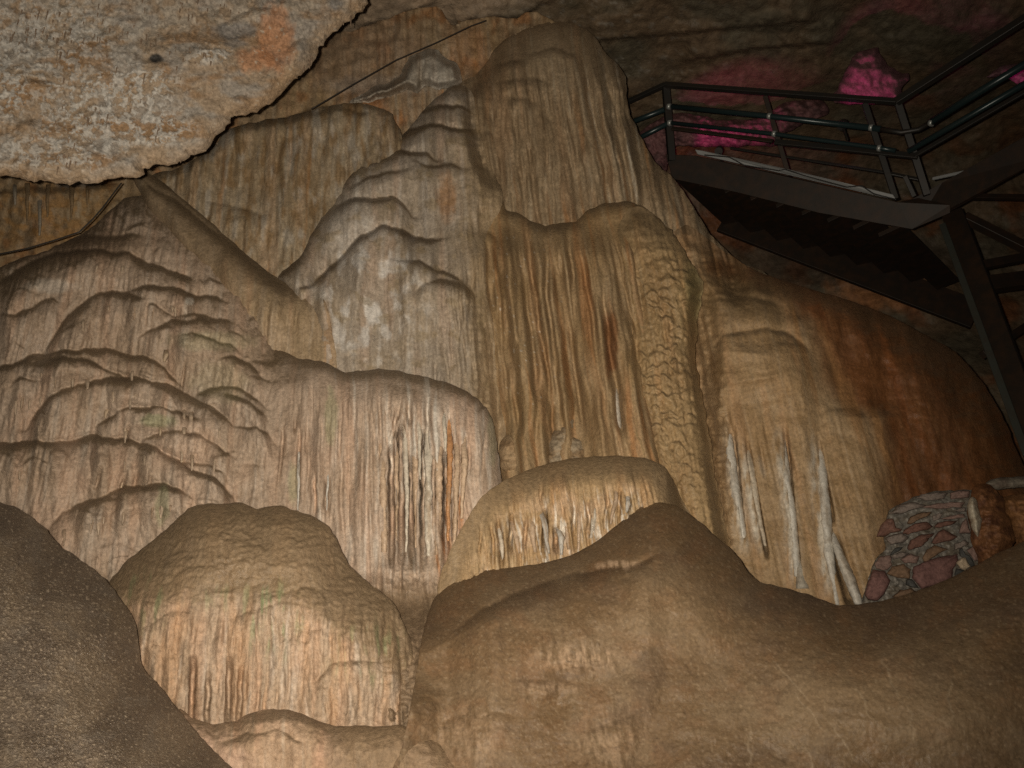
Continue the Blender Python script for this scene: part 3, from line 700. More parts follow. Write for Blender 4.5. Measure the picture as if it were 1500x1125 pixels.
# ------------------------------------------------------------------ low arched terrace with fringe
TER = Z5([(600, 965), (640, 890), (700, 800), (780, 742), (900, 692), (1000, 667), (1100, 656), (1200, 655), (1290, 663), (1350, 692), (1385, 740), (1420, 820)])
TSL = Zs([(760, 880, 770, 1050, 3.2, 16), (810, 860, 800, 1010, 3.2, 20), (925, 840, 920, 1010, 3.4, 20), (962, 900, 965, 1000, 3.6, 22), (910, 745, 912, 830, 2.2, 10), (860, 870, 850, 990, 2.6, 14), (1030, 830, 1030, 1000, 2.5, 12),
          (1085, 800, 1080, 940, 2.5, 12), (1150, 790, 1140, 920, 2.5, 12), (1195, 760, 1190, 890, 2.5, 12), (1225, 790, 1222, 850, 3, 14), (735, 900, 740, 1050, 2.2, 10), (700, 900, 690, 1020, 2, 8)])
def e_ter(X, Y, sd):
    e = -.04 * (Y - 760) - ((X - 850) / 160) ** 2 * 10 + 62 * (1 - ss(640, 800, X))
    f = ss(14, 44, sd)
    e = e + f * (9 * flutes(X, Y, 13, 271, 3, 12, 4, .55) + 2 * flutes(X, Y, 5, 274, 2, 20, 2))
    return e - 1.8 * slots(X, Y, TSL, 2.5, 8)
def c_ter(X, Y, sd, gy):
    c = stone_colour(X, Y, gy, 275, (.40, .28, .155), (.36, .24, .125), (.52, .42, .29), (.19, .12, .06), .6, .6, .45, .7, 2.2)
    c = mix(c, (.56, .40, .27), ss(-.1, .3, fbm(X / 40, Y / 40, 3, 278)) * .5 * ss(20, 60, sd))
    c = mix(c, (.68, .64, .57), ss(.1, .35, streak(X, Y, 5, 279, 10)) * ss(35, 80, sd) * .8)
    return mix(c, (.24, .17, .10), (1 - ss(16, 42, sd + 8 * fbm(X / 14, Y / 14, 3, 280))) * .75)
ter = empty("arched_terrace", W1(820, 850, 5.0))
tag(ter, "low arched flowstone terrace with short pale fringe, between curtain and mud mound", "flowstone")
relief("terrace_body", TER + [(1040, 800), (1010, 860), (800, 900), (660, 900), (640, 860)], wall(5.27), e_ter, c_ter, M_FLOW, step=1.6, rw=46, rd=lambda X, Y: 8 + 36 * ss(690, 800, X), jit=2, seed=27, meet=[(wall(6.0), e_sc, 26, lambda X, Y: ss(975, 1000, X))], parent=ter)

# ------------------------------------------------------------------ rounded ribbed mound and lobe below
F3L = [(Z7([(880, 410), (940, 398), (1050, 376), (1110, 382)]), 7, 26, 8), (Z7([(780, 495), (860, 452), (930, 440), (960, 462)]), 9, 30, 8),
       (Z7([(470, 525), (560, 472), (620, 455), (660, 462)]), 7, 20, 6), (Z7([(1070, 700), (1140, 642), (1200, 625), (1290, 626), (1380, 620)]), 10, 34, 8),
       (Z7([(1290, 662), (1340, 664), (1400, 682)]), 6, 30, 5), (Z7([(490, 582), (530, 574), (570, 580)]), 6, 18, 5), (Z7([(560, 610), (600, 600), (640, 608)]), 5, 18, 5),
       (Z7([(860, 380), (930, 350), (1000, 340)]), 5, 20, 7), (Z7([(600, 330), (680, 300), (760, 290)]), 4, 18, 7), (Z7([(660, 400), (740, 378), (830, 380)]), 5, 18, 7), (Z7([(960, 560), (1040, 530), (1120, 520)]), 5, 24, 7)]
def e_f3(X, Y, sd):
    e = -.05 * (Y - 900) + 9 * fbm(X / 90, Y / 60, 3, 281)
    for i, (q, a, d, u) in enumerate(F3L): e = e + lip(X, Y, q, a, d, u, 290 + i, 3)
    lo = ss(850, 930, Y)
    e = e + lo * 8 * flutes(X, Y, 20, 301, 3, 9, 5, .55) + (1 - lo * .7) * 3.6 * scales(X, Y, 13, 30, 304) + 1.8 * fbm(X / 6, Y / 6, 3, 306)
    return e - slots(X, Y, [(284, 960, 279, 1075, 4.5, 40), (306, 980, 302, 1075, 4, 30), (336, 960, 332, 1075, 4.2, 38), (352, 975, 350, 1075, 4, 30), (380, 1000, 378, 1046, 2.5, 9), (480, 1020, 478, 1050, 2.6, 9), (526, 1020, 524, 1055, 2.6, 8), (408, 1005, 404, 1035, 2.6, 8), (345, 890, 340, 930, 2.5, 6)], 1.5, 9)
def c_f3(X, Y, sd, gy):
    c = stone_colour(X, Y, gy, 307, (.43, .325, .235), (.38, .275, .185), (.54, .46, .38), (.21, .14, .09), .85, .6, .45, .4, 1.6)
    c = mix(c, (.46, .29, .17), ss(0, .4, streak(X, Y, 22, 319, 8)) * .6)
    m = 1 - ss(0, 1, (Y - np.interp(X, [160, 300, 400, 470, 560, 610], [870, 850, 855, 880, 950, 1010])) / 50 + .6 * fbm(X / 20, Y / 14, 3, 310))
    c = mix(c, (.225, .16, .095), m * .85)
    gr = ss(.05, .35, streak(X, Y, 8, 312, 8)) * (blob(X, Y, 400, 915, 36, 50, 2, .6) + blob(X, Y, 215, 880, 30, 40, 3, .6) * .8 + blob(X, Y, 540, 960, 50, 40, 4, .6) * .8 + blob(X, Y, 350, 880, 60, 20, 5, .6) * .5)
    return mix(c, GREEN, gr * .6)
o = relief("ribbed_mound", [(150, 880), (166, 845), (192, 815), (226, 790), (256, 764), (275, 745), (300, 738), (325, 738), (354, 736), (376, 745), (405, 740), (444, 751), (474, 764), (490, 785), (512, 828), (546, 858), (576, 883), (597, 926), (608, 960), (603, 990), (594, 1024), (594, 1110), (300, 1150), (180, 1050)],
           wall(4.5), e_f3, c_f3, M_FLOW, step=1.7, rw=lambda X, Y: 100 + 30 * ss(430, 560, X), rd=100, jit=3, seed=29)
tag(o, "rounded ribbed flowstone mound with muddy crown and green streaked face", "flowstone")

def e_f4(X, Y, sd):
    e = 6 * fbm(X / 50, Y / 40, 4, 321) + 3 * flutes(X, Y, 26, 322, 3, 5) + 1.5 * fbm(X / 6, Y / 6, 3, 323)
    return e + lip(X, Y, [(320, 1090), (360, 1075), (410, 1070), (450, 1090)], 8, 30, 8, 324) + lip(X, Y, [(370, 1045), (410, 1039), (450, 1046), (480, 1058)], 8, 24, 6, 325)
def c_f4(X, Y, sd, gy):
    c = stone_colour(X, Y, gy, 326, PINK, (.40, .28, .18), (.54, .45, .35), (.24, .16, .10), .7)
    return mix(c, (.23, .16, .095), ss(430, 520, X + 20 * fbm(X / 30, Y / 30, 2, 4)) * .85)
o = relief("pinkish_flowstone_lobe", [(255, 1050), (280, 1050), (310, 1060), (345, 1055), (375, 1042), (410, 1038), (445, 1046), (475, 1060), (520, 1064), (590, 1062), (620, 1075), (660, 1100), (740, 1180), (760, 1330), (240, 1330)],
           wall(4.3), e_f4, c_f4, M_FLOW, step=1.8, rw=44, rd=40, jit=3, seed=31)
tag(o, "low pinkish flowstone lobe below the rounded ribbed mound, at bottom edge", "flowstone")

# ------------------------------------------------------------------ big mud mound
def e_f2(X, Y, sd):
    e = .30 * (Y - 1000) + 16 * fbm(X / 210, Y / 150, 3, 331) + 3.2 * fbm(X / 26, Y / 20, 4, 332) + 1.0 * fbm(X / 6, Y / 5, 3, 333) - 2.5 * ss(.35, .6, fbm(X / 9, Y / 9, 2, 330))
    e = e + lip(X, Y, [(665, 925), (700, 898), (740, 875), (790, 855), (840, 842), (880, 834), (920, 830), (948, 822), (970, 806)], 26, 120, 10, 334, 2, 30)
    fr = blob(X, Y, 908, 838, 34, 9, 3)
    e = e + fr * 4 * flutes(X, Y, 8, 335, 2, 8)
    for i, (q, a, d, u) in enumerate([([(750, 1000), (775, 996), (800, 994), (815, 1000)], 6, 22, 9), ([(808, 968), (850, 975), (875, 980), (893, 972)], -9, 12, 10), ([(770, 1010), (800, 1016), (835, 1008)], -6, 10, 9),
                                      ([(640, 1060), (700, 1040), (760, 1050)], 7, 50, 20), ([(850, 1075), (900, 1055), (940, 1040)], 10, 60, 22)]):
        e = e + lip(X, Y, q, a, d, u, 340 + i, 3, 20)
    e = e + 3.5 * flutes(X, Y, 9, 346, 2, 6) * (blob(X, Y, 850, 955, 60, 26, 4, .6) + blob(X, Y, 680, 1080, 90, 60, 5, .6) * .3 + blob(X, Y, 890, 1085, 60, 50, 6, .6) * .35)
    e = e + gauss(X, Y, 800, 960, 120, 80, 16) + gauss(X, Y, 1350, 1040, 220, 90, 40) - gauss(X, Y, 1080, 1010, 90, 120, 14) + gauss(X, Y, 1050, 880, 110, 70, 18)
    e = e - gauss(X, Y, 940, 1130, 40, 80, 26)
    return e
def c_f2(X, Y, sd, gy):
    c = np.broadcast_to(np.array((.165, .106, .057)), X.shape + (3,)).copy()
    c = mix(c, (.19, .132, .078), ss(-.2, .3, fbm(X / 120, Y / 90, 4, 351)) * .8)
    c = mix(c, (.125, .082, .05), ss(.05, .4, fbm(X / 90, Y / 60, 4, 352)) * .6 + blob(X, Y, 1330, 880, 260, 46, 2, .6) * .7)
    c = mix(c, (.20, .11, .055), ss(0, .4, fbm(X / 50, Y / 40, 4, 353)) * .4)
    f = blob(X, Y, 850, 965, 52, 16, 4, .8) * .6 + blob(X, Y, 806, 1008, 40, 9, 5, .8) * .4 + blob(X, Y, 906, 828, 30, 6, 6, .5) * .9 + blob(X, Y, 680, 1085, 60, 40, 7, .6) * .3 + blob(X, Y, 890, 1085, 46, 40, 8, .6) * .3 
    c = mix(c, (.50, .35, .23), f * ss(-.3, .2, streak(X, Y, 6, 355, 6)))
    c = mix(c, (.34, .26, .17), ss(.26, .5, fbm(X / 5, Y / 4, 2, 356)) * .35)
    c = mix(c, (.12, .08, .05), ss(.22, .45, fbm(X / 9, Y / 7, 4, 358)) * .5)
    for k in range(9):                          # pale hairline cracks and drip tracks
        x0, y0 = [(1130, 965), (1160, 1010), (1210, 1050), (1250, 1000), (1290, 960), (1180, 1090), (1330, 1030), (1390, 990), (1100, 1060)][k]
        xc = x0 + (Y - y0) * (.9 - .12 * k) + 9 * fbm(Y / 22 + k * 9, Y * 0 + k, 3, 359)
        c = mix(c, (.40, .31, .21), np.exp(-((X - xc) / 1.5) ** 2) * ss(y0, y0 + 12, Y) * (1 - ss(y0 + 50, y0 + 75, Y)) * .45)
    return mix(c, (.31, .225, .135), blob(X, Y, 1260, 1040, 190, 60, 11, .7) * .35 + blob(X, Y, 1000, 900, 90, 50, 13, .7) * .25)
o = relief("mud_mound", [(540, 1330), (590, 1090), (606, 1010), (614, 960), (620, 925), (630, 890), (645, 864), (662, 848), (700, 836), (750, 831), (800, 824), (845, 810), (880, 788), (912, 762), (938, 743), (964, 736), (992, 741), (1020, 760), (1050, 788), (1075, 808), (1095, 836), (1112, 852),
           (1150, 861), (1190, 873), (1225, 886), (1260, 885), (1300, 878), (1350, 863), (1400, 843), (1450, 816), (1500, 793), (1620, 750), (1760, 800), (1760, 1330)],
           wall(4.5), e_f2, c_f2, M_MUD, step=2.2, meet=[(wall(4.3), e_f4, 60, lambda X, Y: (1 - ss(700, 760, X)) * ss(985, 1050, Y))], rw=120, rd=lambda X, Y: 20 + 110 * np.maximum(ss(620, 760, X), 1 - ss(880, 960, Y)), jit=2, seed=33)
tag(o, "broad smooth mud-brown flowstone mound spreading across the bottom right", "flowstone")

# ------------------------------------------------------------------ grainy grey mound, bottom left corner
def e_f1(X, Y, sd):
    return .55 * (Y - 950) - .35 * (X - 150) + 10 * fbm(X / 160, Y / 160, 3, 361) + 5 * fbm(X / 46, Y / 38, 4, 368) + 1.6 * fbm(X / 9, Y / 7, 3, 362) + 3.0 * fbm(X / 5.2, Y / 3.0, 3, 363)
def c_f1(X, Y, sd, gy):
    c = np.broadcast_to(np.array((.145, .11, .08)), X.shape + (3,)).copy()
    c = mix(c, (.25, .19, .13), ss(-.2, .3, fbm(X / 80, Y / 80, 4, 365)) * .7)
    c = mix(c, (.46, .37, .27), ss(.22, .42, fbm(X / 5.2, Y / 3.0, 3, 363)) * .8)
    c = mix(c, (.20, .165, .13), ss(.05, .35, fbm(X / 34, Y / 26, 4, 369)) * .5)
    return mix(c, (.13, .10, .08), ss(.2, .45, fbm(X / 4.4, Y / 4, 2, 367)) * .6)
o = relief("grainy_mound", [(-140, 720), (-60, 722), (0, 736), (26, 744), (60, 768), (86, 798), (112, 816), (154, 848), (179, 880), (198, 910), (204, 950), (210, 978), (236, 1008), (273, 1054), (300, 1086), (326, 1112), (345, 1132), (420, 1250), (460, 1340), (-140, 1340)],
           wall(3.7), e_f1, c_f1, M_GRAIN, step=1.6, rw=150, rd=175, jit=3, seed=35, back=.3)
tag(o, "dark grainy grey-brown mound filling the bottom left corner", "flowstone")

# ------------------------------------------------------------------ tubes: stalactites and draperies
def tube_mesh(name, pts, rad, seed=0, sides=9, flat=1.0, wob=.18, col=None, cols=None):
    """pts: (px, py, depth); rad in photo pixels"""
    P = np.array(pts, float); m = max(6, int(abs(P[-1, 1] - P[0, 1]) / 4)); t = np.linspace(0, 1, len(P)); ti = np.linspace(0, 1, m)
    px = np.interp(ti, t, P[:, 0]); py = np.interp(ti, t, P[:, 1]); dd = np.interp(ti, t, P[:, 2]); r = np.interp(ti, np.linspace(0, 1, len(rad)), rad) * (1 + 1.2 * wob * perlin(py / 31 + seed, py * 0 + 1.5, seed + 4))
    px = px + wob * 4 * perlin(py / 17, py * 0 + seed * .7, seed)
    a = np.arange(sides) / sides * 2 * np.pi
    A, J = np.meshgrid(a, np.arange(m))
    rr = r[J] * (1 + wob * perlin(A * 1.3 + seed, py[J] / 9, seed + 1) + wob * .8 * perlin(A * 0 + 3, py[J] / 6, seed + 2))
    X = px[J] + rr * np.cos(A); D = dd[J] + rr * np.sin(A) * flat * dd[J] / FPX; Yp = py[J] + 0 * A
    V = world(X, Yp, D).reshape(-1, 3)
    idx = np.arange(m * sides).reshape(m, sides)
    F = np.stack([idx[:-1], np.roll(idx, -1, 1)[:-1], np.roll(idx, -1, 1)[1:], idx[1:]], -1).reshape(-1, 4)
    V = np.concatenate([V, world(px[[0, -1]], py[[0, -1]], dd[[0, -1]])])
    n = m * sides
    T = np.concatenate([np.stack([np.roll(idx[0], -1), idx[0], np.full(sides, n)], 1), np.stack([idx[-1], np.roll(idx[-1], -1), np.full(sides, n + 1)], 1)])
    c = np.broadcast_to(np.array(col), (n, 3)).copy()
    sv = streak(X, Yp, 5, seed + 40).ravel()
    c = mix(c, cols if cols is not None else (.30, .21, .13), ss(.0, .4, sv) * .7)
    c = np.concatenate([c, c[:2]])
    return mesh_np(name, V, F, c, True, T)

BW = wall(5.38)
def bd(base, px, py, e):
    return float(base(np.array(float(px)), np.array(float(py)))) * (1 - e / FPX)
def stal(parent, name, base, pts, rad, e, seed, col, cols=None, flat=1.0, mat=None):
    n_ = max(8, len(pts) * 3); tt = np.linspace(0, 1, n_); a_ = np.array(pts, float); tp = np.linspace(0, 1, len(pts))
    q = [(x, y, bd(base, x, y, e - 20 * (1 - float(ss(0, .35, np.array(t)))))) for x, y, t in zip(np.interp(tt, tp, a_[:, 0]), np.interp(tt, tp, a_[:, 1]), tt)]
    ob = link(name, tube_mesh(name, q, rad, seed, 9, flat, .28 if flat == 1.0 else .13, col, cols), mat or M_STAL)
    return under(ob, parent)

CW = (.58, .52, .43); CO = (.46, .24, .11); CP = (.54, .40, .28); CG = (.55, .52, .47)
for i, (a, r, e, c) in enumerate([
        ([(425, 480), (424, 620), (432, 800), (428, 1000)], [5, 4.2, 3.6, 1.2], 12, CW), ([(392, 590), (394, 760), (392, 960)], [3.5, 3.4, 1.2], 2, CP),
        ([(455, 560), (462, 760), (464, 985)], [4.5, 4.2, 2.6], 12, CP), ([(505, 560), (508, 700), (506, 860), (508, 1015)], [5, 6, 5, 3.4], 16, CW),
        ([(545, 560), (545, 760), (540, 1010)], [5.5, 5, 3.6], 14, CP), ([(582, 520), (584, 640), (580, 820), (578, 960)], [3.4, 5.0, 3.5, 1.4], 12, CO),
        ([(612, 560), (608, 760), (600, 1000)], [5, 4.6, 3.4], 14, CP), ([(474, 470), (476, 600), (478, 740)], [3.6, 3.0, 1.2], 16, CW),
        ([(560, 480), (566, 560), (572, 640)], [3.2, 2.8, 1.2], 18, CW), ([(636, 560), (636, 700), (626, 880)], [4.4, 4, 2], 16, CP),
        ([(340, 600), (346, 780), (350, 1000)], [4.8, 5, 4], 12, CP), ([(42, 640), (42, 760), (40, 850)], [1.6, 2.0, .8], 10, CG), ([(150, 680), (146, 780), (142, 850)], [1.6, 1.8, .8], 10, CG)]):
    stal(cas, "stalactite", BW, Z5(a), r, e + 16, 400 + i, c)
for i, (x, y0, y1, r, s) in enumerate([(148, 676, 706, 3.2, 4), (182, 684, 716, 3.0, 5), (199, 684, 712, 3.4, 4), (220, 684, 708, 3, 4), (243, 512, 530, 3.6, 2), (187, 623, 645, 3.0, 4), (236, 622, 640, 3, 2), (158, 593, 612, 3, 4), (268, 668, 682, 3, 3), (277, 690, 712, 3, 4)]):
    stal(cas, "stalactite", BW, [(x, y0), (x - s * .5, (y0 + y1) / 2), (x - s, y1)], [r * .8, r, r * .4], 22, 430 + i, (.47, .36, .25))

rs = random.Random(12)
def fringe(parent, ef, base, lips_, n, seed, l0, l1, col):
    """small drip stalactites that hang down the face below a shelf"""
    for k in range(n):
        q = sorted(rs.choice(lips_)[0]); x = rs.uniform(q[0][0] + 8, q[-1][0] - 8)
        if x < 2: continue
        y = float(np.interp(x, [a for a, b in q], [b for a, b in q])) + rs.uniform(14, 26); L = rs.uniform(l0, l1)
        xs = np.array([[x, x - .6, x - 1.2]]); ys = np.array([[y, y + L / 2, y + L]])
        ev = float(ef(xs, ys, xs * 0 + 60).mean())
        r = rs.uniform(1.8, 3.2); t = rs.uniform(.8, 1.12)
        stal(parent, "stalactite", base, list(zip(xs[0], ys[0])), [r * .8, r, r * .8, r * .35], ev + 2.5, seed + k, tuple(t * np.array(col)), (.30, .20, .13))
fringe(cas, e_cas, BW, LIPS[:1] + LIPS[3:5] + LIPS[8:13] + LIPS[17:19] + LIPS[21:], 46, 700, 12, 34, (.45, .35, .255))
TW = wall(5.27)
for i, (a, r, e, c) in enumerate([
        ([(905, 840), (925, 900), (938, 1005)], [2.4, 4.6, 1.2], 18, CG), ([(968, 900), (985, 950), (985, 1010)], [3, 5, 1.5], 18, CG), ([(755, 880), (770, 960), (778, 1050)], [2.5, 4, 2], 14, CW),
        ([(800, 870), (822, 940), (832, 1005)], [2.5, 4.5, 1.6], 14, CP), ([(875, 850), (880, 930), (890, 1000)], [3, 4, 2], 14, CP), ([(1222, 780), (1222, 830), (1212, 870)], [2.5, 3.6, 1.5], 16, CG),
        ([(1180, 750), (1178, 820), (1160, 900)], [2.4, 3.5, 2], 14, CP), ([(1105, 800), (1100, 880), (1090, 950)], [2.6, 3.6, 2], 14, CW), ([(1050, 820), (1048, 900), (1045, 990)], [2.4, 3.4, 2], 13, CP), ([(1000, 830), (1005, 920), (1010, 990)], [2.4, 3.4, 2], 13, CP)]):
    stal(ter, "stalactite", TW, Z5(a), r, e - 4, 450 + i, tuple(.8 * np.array(c)))

RW = wall(6.3)
CG2 = (.56, .53, .47); CW2 = (.55, .48, .38)
for i, (a, r, e, c) in enumerate([
        ([(366, 440), (378, 560), (400, 720), (432, 900)], [2.5, 6, 7, 4], 27, CG2), ([(424, 520), (450, 640), (475, 800), (498, 900)], [2, 5, 4.5, 2], 27, CW2),
        ([(548, 490), (562, 640), (586, 800), (605, 1000)], [3, 6.5, 6, 6], 29, CG2), ([(664, 510), (685, 640), (698, 800), (706, 920), (735, 1094)], [2.5, 6, 7.5, 8, 4], 31, CG2),
        ([(706, 830), (740, 920), (780, 1020), (805, 1092)], [3, 7, 8, 6.5], 40, CG2), ([(476, 520), (486, 590), (500, 660)], [1.6, 3.4, 1.4], 25, CW2), ([(360, 520), (385, 680), (410, 820)], [2, 4.5, 3], 25, CW2),
        ([(600, 930), (612, 980), (622, 1040)], [5, 8, 10], 30, (.42, .39, .33))]):
    stal(slope, "drapery", RW, Z6(a), [x * 1.05 for x in r], e - 4, 470 + i, c, (.30, .24, .17), 1.5)
# pale sheet beside the scaly strip
FWL = wall(6.0)
fdr = empty("pale_drapery", W1(915, 660, 6.2)); tag(fdr, "thin greyish drapery ribs hanging left of the scaly strip", "stalactites")
for i, (a, r) in enumerate([([(1165, 330), (1180, 440), (1190, 560), (1195, 650)], [2, 4, 5.5, 4]), ([(1200, 440), (1225, 540), (1245, 650)], [2, 4.5, 3.5])]):
    stal(fdr, "drapery", FWL, Z5(a), r, 34, 490 + i, (.45, .41, .35), (.27, .2, .13), 1.5)

for i, (x, y0, y1, r) in enumerate([(463, 62, 117, 2.6), (511, 58, 117, 2.4), (480, 52, 95, 3), (497, 50, 100, 2.2), (530, 60, 92, 2.4), (701, 20, 44, 2.2), (712, 20, 40, 2), (673, 26, 52, 4), (556, 62, 82, 3), (420, 150, 168, 3), (40, 268, 330, 4), (70, 270, 318, 3), (22, 270, 300, 3), (105, 272, 322, 3.4), (128, 272, 300, 2.6), (58, 285, 345, 4)]):
    stal(cave_wall, "stalactite", wall(6.9), [(x, y0), (x, (y0 + y1) / 2), (x - .5, y1)], [r, r * .8, r * .3], 22 if y0 < 200 else 40, 600 + i, (.33, .23, .13) if i % 3 else (.40, .35, .28))
# ceiling straws on the overhang: one mesh per length class, copies share it
def cone_mesh(name, r, l):
    V = []; F = []; n = 6; rings = [(0, 1.25), (.25, .9), (.7, .7), (1, .35)]
    for t, k in rings:
        for j in range(n):
            a = j / n * 2 * math.pi
            V.append((r * k * math.cos(a), r * k * math.sin(a), -l * t))
    for i in range(len(rings) - 1):
        for j in range(n): F.append((i * n + j, i * n + (j + 1) % n, (i + 1) * n + (j + 1) % n, (i + 1) * n + j))
    F.append(tuple(range((len(rings) - 1) * n, len(rings) * n)))
    me = bpy.data.meshes.new(name); me.from_pydata(V, [], F)
    for p in me.polygons: p.use_smooth = True
    me.update(); return me
M_STRAW = rock_mat("brown_straw_calcite", .5, .35, ((60, .5, .004),), .35, 40, False, (.19, .135, .095))
SM = [cone_mesh("stalactite", .0042, .05), cone_mesh("stalactite", .005, .085), cone_mesh("stalactite", .006, .035)]
for m_ in SM: m_.materials.append(M_STRAW)
def over_pt(px, py):
    X = np.array([[float(px)]]); Y = np.array([[float(py)]])
    o_ = smooth_outline(OVER, 10, 7); sdv, _, _ = sdf(X, Y, o_)
    e = e_over(X, Y, sdv); q = 1 - np.clip(sdv / 26, 0, 1); e = e - 24 * (.2 * (1 - np.sqrt(1 - q * q * .998)) + .8 * q * q)
    return world(X, Y, over_base(X, Y) * (1 - e / FPX))[0, 0], float(sdv[0, 0])
rng = random.Random(5)
cl = [(110, 50, 110, 42, 60), (290, 10, 60, 16, 18), (140, 170, 70, 26, 14), (95, 225, 40, 16, 20), (300, 80, 26, 14, 10), (30, 30, 60, 40, 16), (250, 85, 20, 30, 8), (235, 190, 34, 12, 8)]
for cx, cy, sx, sy, n in cl:
    for k in range(n):
        px = cx + rng.gauss(0, sx * .55); py = cy + rng.gauss(0, sy * .55)
        if px < -10 or py < -20: continue
        p, s_ = over_pt(px, py)
        if s_ < 16: continue
        ob = link("stalactite", SM[rng.choice((0, 0, 1, 2))]); ob.location = p; k_ = rng.uniform(.6, 1.2); ob.scale = (k_, k_, rng.uniform(.35, 1.15))
        ob.rotation_euler = (0, 0, rng.random() * 6); under(ob, over)
for px, py, l in [(457, 90, .09), (460, 86, .06), (448, 101, .05), (517, 26, .11), (506, 34, .04), (427, 120, .035), (396, 152, .03), (350, 166, .03), (540, -10, .04), (268, 237, .025)]:
    p, s_ = over_pt(px - 3, py - 3)
    ob = link("stalactite", SM[0]); ob.location = p; ob.scale = (1.5, 1.5, l / .05); under(ob, over)

# ------------------------------------------------------------------ loose ledge rocks under the fluted drapery
def boulder(name, outline, base, seed, col, col2, mat, rd=18, rw=14, amp=5):
    def ef(X, Y, sd): return amp * fbm(X / 14, Y / 12, 4, seed) + amp * .8 * np.abs(fbm(X / 22, Y / 9, 2, seed + 4))
    def cf(X, Y, sd, gy):
        c = np.broadcast_to(np.array(col), X.shape + (3,)).copy()
        return mix(c, col2, ss(-.1, .3, fbm(X / 18, Y / 14, 4, seed + 7)))
    return relief(name, outline, base, ef, cf, mat, step=1.6, rw=rw, rd=rd, jit=4, seed=seed, back=.05)
LW = wall(5.75)
o = boulder("ledge_rock", Z5([(760, 690), (765, 610), (800, 575), (850, 562), (895, 575), (900, 610), (930, 650), (920, 700), (800, 720)]), LW, 501, (.33, .235, .14), (.24, .16, .09), M_ROCK)
tag(o, "rounded brown ledge rock between curtain and low arched terrace", "rock")
o = boulder("broken_block", Z5([(925, 690), (935, 610), (960, 560), (1000, 528), (1034, 520), (1032, 580), (1070, 600), (1090, 650), (1080, 700)]), LW, 503, (.31, .25, .175), (.24, .165, .095), M_ROCK, 26, 16, 8)
tag(o, "angular greyish broken block resting at the foot of the fluted drapery", "rock")

# ------------------------------------------------------------------ masonry wall on the right
SWB = wall(6.0)
MORT = rock_mat("grey_mortar", .85, .15, ((40, .7, .015), (120, .7, .006)), .3, 40, True)
sw = empty("stone_wall", W1(1350, 890, 6.3)); tag(sw, "dry red and brown stone wall with grey mortar joints beside the white draperies", "wall")
def e_m(X, Y, sd): return -7 + 7 * fbm(X / 30, Y / 20, 3, 511) + 6 * fbm(X / 8, Y / 6, 4, 512) - .1 * (Y - 800)
def c_m(X, Y, sd, gy):
    c = np.broadcast_to(np.array((.15, .138, .12)), X.shape + (3,)).copy()
    return mix(mix(c, (.13, .11, .085), ss(-.1, .3, fbm(X / 20, Y / 16, 4, 513))), (.27, .25, .22), ss(.1, .4, fbm(X / 6, Y / 5, 3, 514)))
relief("mortar_core", ZS([(300, 420), (320, 350), (400, 300), (520, 240), (640, 205), (800, 195), (960, 200), (1010, 420), (1010, 800), (900, 950), (500, 1060), (120, 1060), (150, 900), (210, 720), (290, 640), (280, 560)]), SWB, e_m, c_m, MORT, step=1.5, rw=14, rd=12, jit=3, seed=37, parent=sw)
STN = [([(222, 545), (250, 470), (300, 410), (350, 405), (375, 480), (420, 485), (410, 500), (330, 520), (280, 548)], 0), ([(310, 375), (400, 300), (520, 285), (600, 310), (500, 340), (420, 370)], 2),
       ([(520, 250), (560, 225), (700, 205), (760, 215), (730, 260), (600, 280)], 2), ([(770, 215), (850, 195), (925, 200), (920, 250), (780, 265)], 3), ([(560, 325), (640, 300), (790, 280), (890, 285), (860, 320), (700, 335)], 3),
       ([(450, 440), (480, 390), (560, 360), (640, 355), (620, 385), (540, 415), (480, 450)], 1), ([(640, 390), (700, 360), (720, 375), (690, 420), (650, 425)], 2), ([(800, 345), (890, 325), (895, 355), (830, 358)], 2),
       ([(420, 520), (440, 480), (520, 440), (600, 430), (650, 465), (620, 490), (520, 505), (460, 530)], 0), ([(655, 470), (680, 440), (760, 425), (840, 420), (800, 450), (700, 478)], 0), ([(700, 410), (780, 385), (880, 370), (890, 400), (780, 415)], 3),
       ([(290, 560), (330, 530), (420, 515), (470, 550), (420, 590), (330, 605), (310, 580)], 2), ([(450, 630), (480, 570), (560, 525), (660, 520), (610, 570), (560, 620), (470, 645)], 0), ([(630, 590), (680, 510), (730, 485), (835, 545), (780, 575), (660, 600)], 0),
       ([(320, 680), (360, 630), (430, 615), (400, 645), (340, 675)], 4), ([(570, 690), (600, 640), (660, 605), (770, 635), (690, 670), (610, 730), (575, 735)], 1), ([(330, 690), (400, 655), (470, 665), (420, 700), (350, 715)], 2),
       ([(400, 710), (480, 670), (545, 690), (530, 740), (440, 745)], 3), ([(800, 600), (880, 570), (920, 590), (860, 630), (810, 640)], 2), ([(210, 740), (250, 690), (330, 680), (345, 760), (290, 800), (220, 780)], 3), ([(300, 820), (340, 765), (430, 745), (480, 790), (470, 860), (380, 850)], 1),
       ([(135, 985), (160, 880), (200, 790), (290, 800), (330, 870), (290, 970), (230, 1025), (160, 1020)], 5), ([(490, 850), (500, 770), (600, 720), (720, 690), (830, 670), (840, 720), (800, 790), (790, 860), (690, 910), (560, 935)], 5),
       ([(840, 640), (870, 630), (880, 660), (940, 700), (960, 760), (930, 775), (900, 710), (850, 690)], 4), ([(820, 740), (860, 700), (895, 700), (930, 770), (890, 800), (850, 780)], 6), ([(800, 870), (820, 780), (900, 800), (880, 880)], 4),
       ([(445, 900), (450, 860), (490, 860), (545, 930), (480, 920)], 4), ([(340, 1000), (400, 940), (480, 930), (520, 950), (420, 1010)], 1), ([(900, 640), (960, 600), (1000, 720), (960, 730)], 3), ([(840, 520), (860, 440), (900, 400), (930, 520)], 3)]
